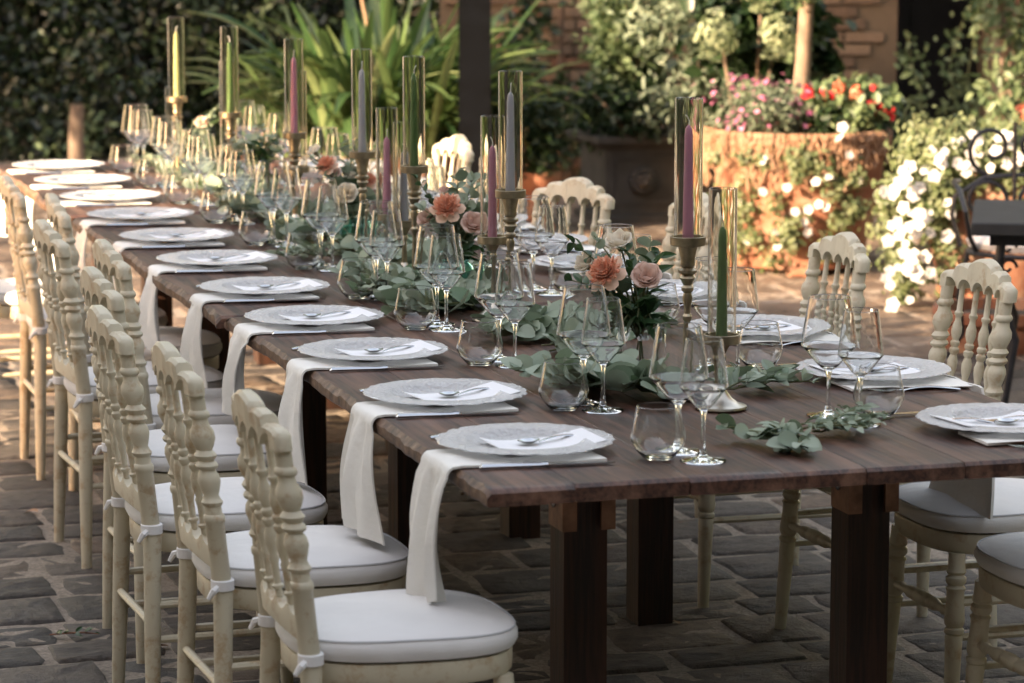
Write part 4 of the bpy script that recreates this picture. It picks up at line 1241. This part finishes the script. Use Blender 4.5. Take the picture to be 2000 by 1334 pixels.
def napkin_right(i, yc, label):
    r_ = random.Random(400 + i); mb = MB(); rr = []
    for k in range(13):
        s = k / 12; x_ = 1.02 + .262 * s
        w = .13 + .05 * s; c = yc - .105 + .0 * s
        z = .7645 - (.004 * max(0, s - .9))
        rr.append([(x_, c - w / 2 + .012 * math.sin(s * 3), z - .0015)] + [(x_, c - w / 2 + w * j / 8, z - .0012) for j in range(1, 9)] + [(x_, c - w / 2 + w * j / 8, z + .0035 + .0015 * math.sin(j + s * 5)) for j in range(8, -1, -1)])
    mb.rings(rr)
    # part that falls over the edge on to the seat side
    fr = []
    drop = .27
    for k in range(11):
        s = k / 10; x_ = WT + .014 + .014 * math.sin(s * PI); z = .762 - drop * s
        w = .19 + .12 * s
        ring = [(x_ + .004 * math.sin(j * 1.3), yc - .10 - w / 2 + w * j / 8, z) for j in range(9)] + [(x_ + .006 + .004 * math.sin(j * 1.3), yc - .10 - w / 2 + w * j / 8, z) for j in range(8, -1, -1)]
        fr.append(ring)
    mb.rings(fr)
    o = build('napkin', mb, 'linen'); tag(o, label, 'napkin', 'linen napkins along the right edge')

LY = [.394, .955, 1.565, 2.13, 2.70, 3.32, 3.90, 4.51, 5.10, 5.67, 6.25]
RYs = [.35, 1.0, 1.67, 2.36, 2.95, 3.5, 4.1, 4.7, 5.35, 6.0]
rg = random.Random(9)
for i, yc in enumerate(LY):
    o_ = ORD[i]; j = lambda a=.006: rg.uniform(-a, a)
    S_ = f'{o_} place on the left side'
    px_ = .177 + j(.004)
    plate(f'round pressed glass charger plate, {o_} from the camera on the left side', (px_, yc, TZ + .0058), rg.uniform(0, 6), 'glass charger plates on the left side')
    card(f'white menu card lying on the {o_} plate of the left side', (px_ + .012, yc - .015, TZ - .0115), R(8) + j(.12), 'menu cards on the left plates')
    spoon(f'small spoon resting on the card of the {o_} left plate', (px_ + .135 + j(), yc + .035 + j(), TZ + .0120), R(196) + j(.1), 'dessert spoons on the left plates')
    knife(f'steel knife beside the napkin of the {S_}', (.037 + j(), yc - .158 + j(.004), TZ + .0005), R(-4) + j(.04), 'knives on the left side')
    fork(f'steel fork half under the far rim at the {S_}', (.037 + j(), yc + .172 + j(.004), TZ + .0005), R(3) + j(.04), 'forks on the left side')
    napkin_left(i, yc, f'cream linen napkin hanging over the table edge from the {S_}')
    tumbler(f'stemless water glass, {o_} from the camera on the left side', (.385 + j(), yc - .150 + j(), TZ), 0, 'stemless glasses on the left side')
    wine_small(f'slim wine glass, {o_} from the camera on the left side', (.455 + j(), yc - .195 + j(), TZ), 0, 'slim wine glasses on the left side')
    wine_big(f'wide wine glass, {o_} from the camera on the left side', (.448 + j(), yc - .095 + j(), TZ), 0, 'wide wine glasses on the left side')
for i, yc in enumerate(RYs):
    o_ = ORD[i]; j = lambda a=.006: rg.uniform(-a, a)
    S_ = f'{o_} place on the right side'
    px_ = 1.135 + j(.004)
    plate(f'round pressed glass charger plate, {o_} from the camera on the right side', (px_, yc, TZ + .0058), rg.uniform(0, 6), 'glass charger plates on the right side')
    card(f'white menu card lying on the {o_} plate of the right side', (px_ - .005, yc - .01, TZ - .0115), R(186) + j(.12), 'menu cards on the right plates')
    spoon(f'small spoon resting on the card of the {o_} right plate', (px_ - .13 + j(), yc + .03 + j(), TZ + .0120), R(-18) + j(.1), 'dessert spoons on the right plates')
    dfork(f'small fork resting on the card of the {o_} right plate', (px_ + .10 + j(), yc - .01 + j(), TZ + .0120), R(176) + j(.1), 'dessert forks on the right plates')
    fork(f'steel fork beside the napkin at the {S_}', (1.245 + j(), yc - .205 + j(.004), TZ + .0005), R(180) + j(.04), 'forks on the right side')
    knife(f'steel knife beyond the plate of the {S_}', (1.245 + j(), yc + .19 + j(.004), TZ + .0005), R(180) + j(.04), 'knives on the right side')
    napkin_right(i, yc, f'cream linen napkin folded under the plate of the {S_}')
    tumbler(f'stemless water glass, {o_} from the camera on the right side', (.955 + j(), yc + .20 + j(), TZ), 0, 'stemless glasses on the right side')
    wine_small(f'slim wine glass, {o_} from the camera on the right side', (.88 + j(), yc + .125 + j(), TZ), 0, 'slim wine glasses on the right side')
    wine_big(f'wide wine glass, {o_} from the camera on the right side', (.865 + j(), yc + .235 + j(), TZ), 0, 'wide wine glasses on the right side')

# ------------------------------------------------------------------ candlesticks
def candlestick(px, py, hz, color, clabel, label, ch=.235, tube=.29, mat='brass', candle=True, cr=.0115, lit=False):
    P = at(px, py, TZ); 
    t_ = thing('candlestick', label, 'candlestick', (P.x, P.y, TZ), 0, 'brass candlesticks down the middle')
    b_ = MB(); b_.lathe([(0, .050), (.003, .053), (.007, .052), (.009, .046), (.012, .036), (.022, .022), (.035, .012), (.042, .0085)], 32)
    build('base', b_, 'silvered_brass', t_)
    s_ = MB()
    if hz > .24:
        k = hz - .31
        s_.lathe([(.041, .0075), (.12 + k, .0055), (.135 + k, .0060), (.140 + k, .0095), (.147 + k, .0100), (.152 + k, .0065), (.165 + k, .0075), (.185 + k, .0105), (.195 + k, .0075), (.200 + k, .0125), (.206 + k, .0130), (.211 + k, .0085),
                  (.218 + k, .0120), (.226 + k, .0165), (.232 + k, .0120), (.237 + k, .0190), (.242 + k, .0195), (.247 + k, .0125), (.252 + k, .0150), (.258 + k, .0150), (.262 + k, .0140), (.290 + k, .0200), (.294 + k, .0200)], 20)
    else:
        s_.lathe([(.041, .0075), (hz - .055, .0062), (hz - .05, .010), (hz - .045, .010), (hz - .040, .0075), (hz - .030, .012), (hz - .018, .019), (hz - .014, .019)], 20)
    build('shaft', s_, mat, t_)
    c_ = MB(); c_.lathe([(hz - .018, .018), (hz - .0175, .034), (hz - .016, .0365), (hz + .001, .0370), (hz + .002, .0355), (hz + .0015, .0335), (hz - .006, .0325), (hz - .0065, .012)], 32)
    build('cup', c_, mat, t_)
    g_ = MB(); r0 = .0288; th = .0018; z0 = hz - .0055; z1 = z0 + tube
    ring = lambda r, z: [(r * math.cos(2 * PI * k / 40), r * math.sin(2 * PI * k / 40), z) for k in range(40)]
    g_.rings([ring(r0, z0), ring(r0, z0 + .001), ring(r0, z1 - .001), ring(r0, z1), ring(r0 - th / 2, z1 + .0008), ring(r0 - th, z1), ring(r0 - th, z1 - .001), ring(r0 - th, z0 + .001), ring(r0 - th, z0)], False, closed=True)
    gt = build('glass_tube', g_, 'tube_glass')
    gt.location = t_.location; tag(gt, ('clear glass cylinder around the ' + clabel)[:400], 'glass cylinder', 'glass cylinders round the candles')
    gt.name = 'glass_cylinder'
    if candle:
        k_ = thing('taper_candle', clabel, 'candle', (P.x, P.y, TZ + hz - .006), 0, 'unlit taper candles')
        c_ = MB(); c_.lathe([(0, cr), (.02, cr * .97), (ch * .9, cr * .74), (ch * .965, cr * .62), (ch * .99, cr * .30), (ch, cr * .1)], 16)
        build('wax', c_, color, k_)
        w_ = MB(); a = (px * 7 % 6); w_.tube([(0, 0, ch - .003), (0.001, 0, ch + .008), (math.cos(a) * .003, math.sin(a) * .003, ch + .016), (math.cos(a) * .007, math.sin(a) * .007, ch + .020)], [.0018, .0013, .0012, .0015], 5)
        build('wick', w_, 'wick', k_)
CS = [
 (1341, 776, .332, 'pink_wax', 'pink candle nearest the camera, tallest at the right', 'tall brass candlestick nearest the camera, holding the pink candle', .235, .288, True),
 (1408, 798, .150, 'green_wax', 'dark green candle beside the nearest pink one', 'short brass candlestick under the nearest green candle', .225, .30, True),
 (997, 634, .322, 'lilac_wax', 'lilac grey candle with a bent wick above the middle bouquet', 'tall brass candlestick in front of the black post', .24, .288, True),
 (962, 625, .203, 'pink_wax', 'pink candle right behind the bent wick lilac one', 'shorter brass candlestick with a pink candle beside the tall lilac one', .225, .295, True),
 (810, 562, .318, 'green_wax', 'tall green candle in the middle of the table', 'tall brass candlestick holding the middle green candle', .245, .288, True),
 (757, 545, .175, 'pink_wax', 'pink candle left of the middle green candle', 'short brass candlestick with pink candle at the middle of the table', .21, .285, True),
 (790, 543, .155, 'lilac_wax', 'low lilac candle between the pink and the green candles', 'short brass candlestick with lilac candle at the middle of the table', .19, .265, True),
 (709, 510, .305, 'lilac_wax', 'tall lilac candle against the strap leaved plant', 'tall brass candlestick before the strap leaved plant', .235, .288, True),
 (577, 445, .290, 'pink_wax', 'pink candle left of the strap leaves', 'tall brass candlestick left of the strap leaved plant', .235, .288, True),
 (583, 432, .17, 'pink_wax', '', 'short brass candlestick hidden behind the left pink candle', .2, .30, False),
 (452, 395, .295, 'green_wax', 'green candle before the dark hedge', 'tall brass candlestick with green candle before the hedge', .235, .285, True),
 (448, 385, .17, 'green_wax', '', 'short brass candlestick behind the one before the hedge', .2, .29, False),
 (348, 350, .290, 'lime_wax', 'lime candle farthest from the camera', 'farthest tall brass candlestick, glinting in the sun', .235, .285, True),
 (341, 346, .10, 'lime_wax', '', 'farthest short brass candlestick near the end of the table', .2, .225, False)]
for k, (px, py, hz, col, cl_, lb_, ch, tb, has) in enumerate(CS):
    lbl = cl_ if cl_ else {9: 'pink candle group, empty and lower', 11: 'green candle before the hedge, empty and lower', 13: 'farthest candle group, empty and lower'}[k]
    candlestick(px, py, hz, col, lbl, lb_, ch, tb, 'brass', has)

# ------------------------------------------------------------------ eucalyptus sprigs and flowers
def leafm(kind, seed):
    r_ = random.Random(seed); mb = MB(); V_ = []
    n = 12
    if kind == 'round':
        out = [(.5 - .5 * math.cos(2 * PI * k / n), .46 * math.sin(2 * PI * k / n)) for k in range(n)]
        out = [(x_, y_ * (1 + .06 * r_.uniform(-1, 1))) for x_, y_ in out]
    else:
        out = [(0, 0), (.12, .10), (.32, .19), (.55, .20), (.78, .13), (.93, .05), (1, 0), (.93, -.05), (.78, -.13), (.55, -.20), (.32, -.19), (.12, -.10)]
    bend = r_.uniform(.05, .45); cup = r_.uniform(.15, .6)
    f = lambda x_, y_: (x_, y_, abs(y_) * cup - bend * x_ * x_)
    mid = [f(x_, 0) for x_ in (.2, .4, .6, .8)]
    V_ = [f(x_, y_) for x_, y_ in out]
    mb.v = V_ + mid
    m0, m1, m2, m3 = n, n + 1, n + 2, n + 3
    # upper side 0..6, lower side 6..12
    fs = [(0, m0, 1), (1, m0, m1, 2), (2, m1, m2, 3), (3, m2, m3, 4), (4, m3, 5), (5, m3, 6), (0, 11, m0), (11, 10, m1, m0), (10, 9, m2, m1), (9, 8, m3, m2), (8, 7, m3), (7, 6, m3)]
    mb.f = fs; mb.mi = [0] * len(fs)
    return mb
EL = [leafm('round', k).mesh('leaf', 'eucalyptus') for k in range(6)]
RL = [leafm('long', k + 20).mesh('leaf', 'ruscus') for k in range(5)]
EW = [leafm('long', k + 40).mesh('leaf', 'eucalyptus') for k in range(4)]
def sprig(root, pts, meshes, size, step, rg, flat=True, stem_mat='stem', start=.15, lift=1.0):
    """a stem along pts with leaves set in pairs; all are parts of root"""
    pts = [Vector(p) for p in pts]
    mb = MB(); mb.tube(pts, [.0022] * (len(pts) - 1) + [.001], 5); build('stem', mb, stem_mat, root)
    ln = [0]
    for a, b_ in zip(pts, pts[1:]): ln.append(ln[-1] + (b_ - a).length)
    d = start * ln[-1]; side = 1; c = 0
    while d <= ln[-1]:
        k = max(i for i in range(len(ln)) if ln[i] <= d + 1e-9); k = min(k, len(pts) - 2)
        u = (d - ln[k]) / max(1e-6, ln[k + 1] - ln[k]); p_ = pts[k].lerp(pts[k + 1], u); t_ = (pts[k + 1] - pts[k]).normalized()
        for sd_ in (1, -1):
            if rg.random() < .12: continue
            sideways = Vector((-t_.y, t_.x, 0)); 
            if sideways.length < .1: sideways = Vector((rg.uniform(-1, 1), rg.uniform(-1, 1), 0))
            sideways.normalize()
            upw = rg.uniform(-.05, .9) * lift if flat else rg.uniform(-.5, .9)
            dr = (t_ * rg.uniform(.2, .9) + sideways * sd_ * rg.uniform(.6, 1.1) + Vector((0, 0, upw))).normalized()
            q = dr.to_track_quat('X', 'Z')
            q = q @ Quaternion((1, 0, 0), rg.uniform(-1.0, 1.0) if flat else rg.uniform(-1.3, 1.3))
            s_ = size * rg.uniform(.7, 1.2) * (1 - .35 * d / ln[-1])
            z_ = p_.z
            o = link('leaf', rg.choice(meshes), root, p_, None, (s_, s_, s_)); o.rotation_euler = q.to_euler()
        d += step * rg.uniform(.8, 1.25); c += 1
rg = random.Random(33)
def garland(label, cx_, cy_, n, ln, size, kind='round', z=.010, spread=.04, ang0=None, lift=1.0):
    size *= 1.38; ln *= 1.1; n = int(n * 1.9 + .5)
    root = thing('eucalyptus_sprig', label, 'greenery', (cx_, cy_, TZ), 0, 'eucalyptus laid down the middle of the table')
    for k in range(n):
        a = (ang0 if ang0 is not None else rg.uniform(0, 2 * PI)) + rg.uniform(-.7, .7)
        p0 = Vector((rg.uniform(-spread, spread), rg.uniform(-spread, spread), z + rg.uniform(0, .012)))
        pts = [p0]
        for q in range(5):
            a += rg.uniform(-.3, .3); pts.append(pts[-1] + Vector((math.cos(a), math.sin(a), 0)) * ln / 5 + Vector((0, 0, rg.uniform(-.006, .010))))
            pts[-1].z = max(.004, min(.05, pts[-1].z))
        sprig(root, pts, {'round': EL, 'long': EW, 'dark': RL}[kind], size, size * .42, rg, lift=lift)
    return root
def G(px, py): p_ = at(px, py, TZ); return p_.x, p_.y
garland('loose eucalyptus sprig alone on the near right of the table', *G(1590, 852), 5, .12, .032, 'long', ang0=.1, lift=.25)
garland('small eucalyptus leaves joined to the loose near sprig', *G(1545, 868), 3, .08, .038, 'round', ang0=PI + .3, lift=.3)
garland('large round eucalyptus leaves between the nearest wine glasses', *G(1232, 772), 4, .13, .062, 'round', z=.02)
garland('eucalyptus leaves seen through the second stemless glass', *G(1110, 750), 3, .13, .055, 'round')
garland('eucalyptus beside the green candle base', *G(1430, 770), 3, .15, .045, 'long', ang0=.2)
garland('curled eucalyptus leaves left of the nearest bouquet', *G(1085, 692), 2, .13, .05, 'round', ang0=.2)
garland('eucalyptus bunch under the tall lilac candle', *G(1040, 655), 4, .14, .055, 'round')
garland('pair of large eucalyptus leaves reaching towards the third glasses', *G(900, 612), 2, .15, .062, 'round', ang0=PI + .2)
garland('eucalyptus behind the nearest bouquet', *G(1180, 655), 3, .15, .05, 'round')
yy = 2.35; names = ['under the middle bouquet', 'beside the middle green candle', 'in front of the short pink candle', 'around the fourth vase', 'behind the fourth vase', 'under the tall lilac candle by the plant', 'left of the third bouquet', 'between the fifth glasses', 'below the pink candle at the left', 'behind the pink candle at the left', 'beside the dark green bouquet', 'under the sixth glasses', 'before the hedge side candles', 'between the farthest candles', 'at the foot of the farthest candle', 'near the far end of the table', 'at the very end of the table']
for k, nm in enumerate(names):
    dense = 4 if k < 11 else 3
    garland(f'eucalyptus sprigs {nm}', .63 + rg.uniform(-.07, .09), yy, dense, .15, .05 if k % 3 else .058, ('round', 'round', 'long')[k % 3])
    yy += .235
garland('eucalyptus tips spread near the seventh glass on the left', .50, 3.35, 3, .13, .045, 'long', ang0=PI)
garland('eucalyptus tips reaching out near the fifth glass', .50, 2.55, 3, .13, .045, 'long', ang0=PI)
for (px, py, lb_) in ((915, 968, 'dry orange leaf on the paving beyond the near table leg'), (1312, 1212, 'dry leaf on the joints right of the inner table leg'), (330, 1262, 'curled brown leaf on the paving between the near chair legs'), (75, 1000, 'small dry leaf on the paving at the left edge')):
    P = at(px, py, .016); o = link('dry_leaf', RL[px % 5].copy(), None, P, (rg.uniform(-.3, .3), rg.uniform(-.3, .3), rg.uniform(0, 6)), (.05, .05, .05))
    o.data.materials.clear(); o.data.materials.append(MATS['dry_root']); tag(o, lb_, 'leaf')
# fallen sprig on the paving
fs_ = thing('fallen_sprig', 'small dark sprig of leaves fallen on the paving at the bottom left', 'twig', at(150, 1245, .012))
sprig(fs_, [(-.06, .03, .004), (-.03, .01, .010), (.01, 0, .012), (.05, -.01, .008)], RL, .035, .022, random.Random(3), True, 'red_stem')

def petal_ring(mb, n, r, h, w, open_, seed, base=0.0, ruff=0.0):
    r_ = random.Random(seed)
    for k in range(n):
        a = 2 * PI * k / n + r_.uniform(-.2, .2) + seed
        ca, sa = math.cos(a), math.sin(a)
        rows = []
        K = 5
        for i in range(K + 1):
            s = i / K
            rad = r * (.12 + .88 * math.sin(min(1, s * 1.05) * PI / 2 * open_) / max(.2, math.sin(PI / 2 * open_)))
            z = base + h * (s if open_ < .9 else math.sin(s * PI * .75))
            ww = w * math.sin(PI * (.12 + .80 * s)) ** .7
            row = []
            for j in range(5):
                v_ = (j / 4 - .5)
                cup = -abs(v_) ** 2 * r * .5
                rf = ruff * (r_.uniform(-1, 1)) * s
                px = rad + cup + rf
                row.append((ca * px - sa * v_ * ww, sa * px + ca * v_ * ww, z + (.10 * r * math.cos(v_ * 3) * s) + rf))
            rows.append(row)
        o = len(mb.v)
        for row in rows: mb.v += row
        for i in range(K):
            for j in range(4):
                q = o + i * 5 + j; mb.f.append((q, q + 1, q + 6, q + 5)); mb.mi.append(0)
def rose_meshes(mat):
    L_ = []
    for (n, r, h, w, op) in ((3, .35, 1.0, .55, .35), (4, .52, 1.02, .72, .5), (5, .70, .95, .85, .65), (5, .86, .82, .95, .8), (6, 1.0, .62, 1.0, .95)):
        mb = MB(); petal_ring(mb, n, r, h, w, op, n * .7 + r, 0, .015); L_.append(mb.mesh('petals', mat))
    return L_
ROSE = {m_: rose_meshes(m_) for m_ in ('rose_petal', 'cream_petal')}
def carn_meshes():
    L_ = []
    for q, (n, r, h, w, op, rf) in enumerate(((11, .30, .80, .26, .5, .12), (15, .46, .78, .28, .6, .13), (18, .62, .70, .30, .7, .13), (20, .76, .56, .30, .82, .13), (20, .90, .38, .32, .95, .12))):
        mb = MB(); petal_ring(mb, n, r, h, w, op, n * .31 + q, 0, rf); L_.append(mb.mesh('petals', 'peach_petal'))
    mb = MB(); petal_ring(mb, 6, 1.22, .02, .80, 1.0, 2.2, -.05, .05); L_.append(mb.mesh('petals', 'peach_outer'))
    return L_
CARN = carn_meshes()
def bloom(root, kind, p_, r, face):
    q = Vector(face).normalized().to_track_quat('Z', 'Y')
    c_ = MB(); c_.lathe([(-.35, .10), (-.25, .22), (-.05, .30), (.02, .22)], 10)
    o = link({'c': 'carnation', 'r': 'rose', 'w': 'rose'}[kind], c_.mesh('calyx', 'stem'), root, p_, None, (r, r, r)); o.rotation_euler = q.to_euler()
    for me in (CARN if kind == 'c' else ROSE['rose_petal' if kind == 'r' else 'cream_petal']):
        link('petals', me, o)
def bouquet(label, vlabel, base, D, flowers, sprigs, seed, vr=.04, vh=.09, vmat='green_glass', square=False):
    bx, by = base; r_ = random.Random(seed)
    v_ = thing('bud_vase', vlabel, 'vase', (bx, by, TZ), .4, 'glass vases down the middle')
    g_ = MB(); n = 28
    prof = [(0, .002), (.0, vr * .9), (.003, vr), (vh * .6, vr), (vh * .8, vr * .92), (vh * .9, vr * .7), (vh, vr * .72), (vh, vr * .66), (vh * .89, vr * .64), (vh * .78, vr * .86), (vh * .58, vr * .94), (.008, vr * .93), (.007, .002)]
    g_.lathe(prof, n); build('jar', g_, vmat, v_)
    root = thing('bouquet', label, 'flowers', (bx, by, TZ), 0, 'small bouquets in glass vases')
    top = Vector((0, 0, vh))
    def loc(px, py, dd=0.0):
        # point on the bouquet at that height of its own place
        v0 = ray(px, py); d0 = (Vector((bx, by, TZ + .15)) - Vector((CX, CY, CZ))).dot(DIR) + dd
        return Vector((CX, CY, CZ)) + v0 * d0 - Vector((bx, by, TZ))
    for kind, px, py, dd, r in flowers:
        p_ = loc(px, py, dd)
        face = (p_ - top); face.z = abs(face.z) * .6 + .03; face += Vector((-.05, -.13, .04))
        st = MB(); st.tube([(r_.uniform(-.01, .01), r_.uniform(-.01, .01), .012), tuple(top * .95), tuple(top.lerp(p_, .6) + Vector((0, 0, .01))), tuple(p_)], .0022, 5); build('stem', st, 'stem', root)
        bloom(root, kind, p_, r, face)
    for kind, px, py, dd, size in sprigs:
        p_ = loc(px, py, dd)
        mid = top.lerp(p_, .55) + Vector((0, 0, .03))
        sprig(root, [top * .6, top.lerp(mid, .5), mid, p_], {'e': EL, 'd': RL, 'w': EW}[kind], size * (1.25 if kind == 'd' else 1.15), size * (.42 if kind == 'd' else .5), r_, False, start=.3)
    return root
bouquet('nearest bouquet with a peach carnation, a pink rose and a white rose', 'round clear jar under the nearest bouquet', (.715, 1.30), 0,
        [('c', 1185, 535, -.05, .040), ('r', 1262, 548, -.03, .036), ('w', 1212, 482, .03, .033), ('w', 1150, 520, .03, .028)],
        [('d', 1115, 470, 0, .05), ('e', 1160, 460, .02, .04), ('d', 1105, 545, -.02, .045), ('d', 1290, 490, .03, .05), ('e', 1270, 480, .05, .04), ('d', 1245, 620, -.05, .055), ('d', 1310, 590, 0, .05), ('d', 1215, 600, -.06, .05), ('d', 1225, 490, .0, .045), ('w', 1290, 560, .05, .05), ('d', 1180, 575, .02, .05), ('d', 1205, 645, -.07, .055), ('d', 1280, 640, -.03, .05)], 1, .043, .085, 'clear_glass')
bouquet('middle bouquet with a peach carnation and pale pink roses among eucalyptus', 'square looking green glass jar under the middle bouquet', (.63, 2.50), 0,
        [('c', 874, 408, -.04, .040), ('r', 922, 442, -.04, .034), ('r', 838, 432, .02, .028), ('r', 868, 375, .02, .014)],
        [('e', 895, 335, .02, .045), ('e', 930, 365, 0, .045), ('e', 950, 395, .03, .04), ('e', 815, 400, 0, .05), ('d', 810, 345, 0, .045), ('d', 955, 415, .0, .045), ('e', 880, 480, -.05, .05), ('d', 900, 500, -.04, .05), ('e', 845, 460, 0, .05), ('e', 925, 350, .04, .04), ('d', 960, 500, .02, .05), ('e', 860, 440, .05, .045)], 2, .05, .10)
bouquet('third bouquet with small peach carnations and cream roses', 'green tinted jar under the third bouquet', (.635, 3.60), 0,
        [('c', 640, 324, -.03, .030), ('w', 680, 382, -.04, .034), ('w', 690, 345, .03, .03), ('c', 718, 355, .04, .028), ('r', 655, 345, 0, .026), ('w', 618, 300, .05, .024)],
        [('e', 625, 330, -.03, .045), ('w', 600, 300, 0, .045), ('e', 670, 310, .03, .045), ('d', 700, 330, 0, .045), ('d', 672, 365, -.02, .045), ('e', 690, 430, -.05, .05), ('e', 735, 380, .05, .05), ('e', 650, 400, -.03, .05), ('e', 680, 270, .04, .04), ('e', 660, 440, -.04, .05)], 3, .045, .10)
bouquet('fourth bouquet of dark foliage with pinkish blooms', 'clear vase holding the dark foliage bouquet', (.63, 4.75), 0,
        [('r', 540, 330, -.02, .028), ('r', 560, 345, .0, .024), ('c', 480, 300, .02, .022), ('r', 528, 290, .03, .022)],
        [('d', 490, 285, 0, .05), ('d', 530, 275, 0, .05), ('d', 505, 320, -.02, .05), ('d', 470, 310, .02, .05), ('w', 545, 270, .03, .05), ('e', 440, 300, 0, .045), ('d', 550, 300, 0, .05), ('d', 520, 350, -.03, .05), ('w', 510, 245, .02, .045), ('e', 460, 275, .02, .045)], 4, .035, .15, 'clear_glass')
bouquet('fifth bouquet of tall eucalyptus with a dusky pink flower', 'clear vase under the tall eucalyptus', (.61, 5.75), 0,
        [('r', 395, 243, 0, .026), ('w', 405, 345, -.05, .03)],
        [('e', 375, 240, 0, .045), ('e', 380, 270, 0, .045), ('e', 420, 225, 0, .04), ('w', 430, 205, 0, .04), ('e', 400, 290, 0, .045), ('w', 345, 300, 0, .045), ('w', 400, 330, -.05, .045), ('w', 350, 335, -.03, .045)], 5, .035, .12, 'clear_glass')
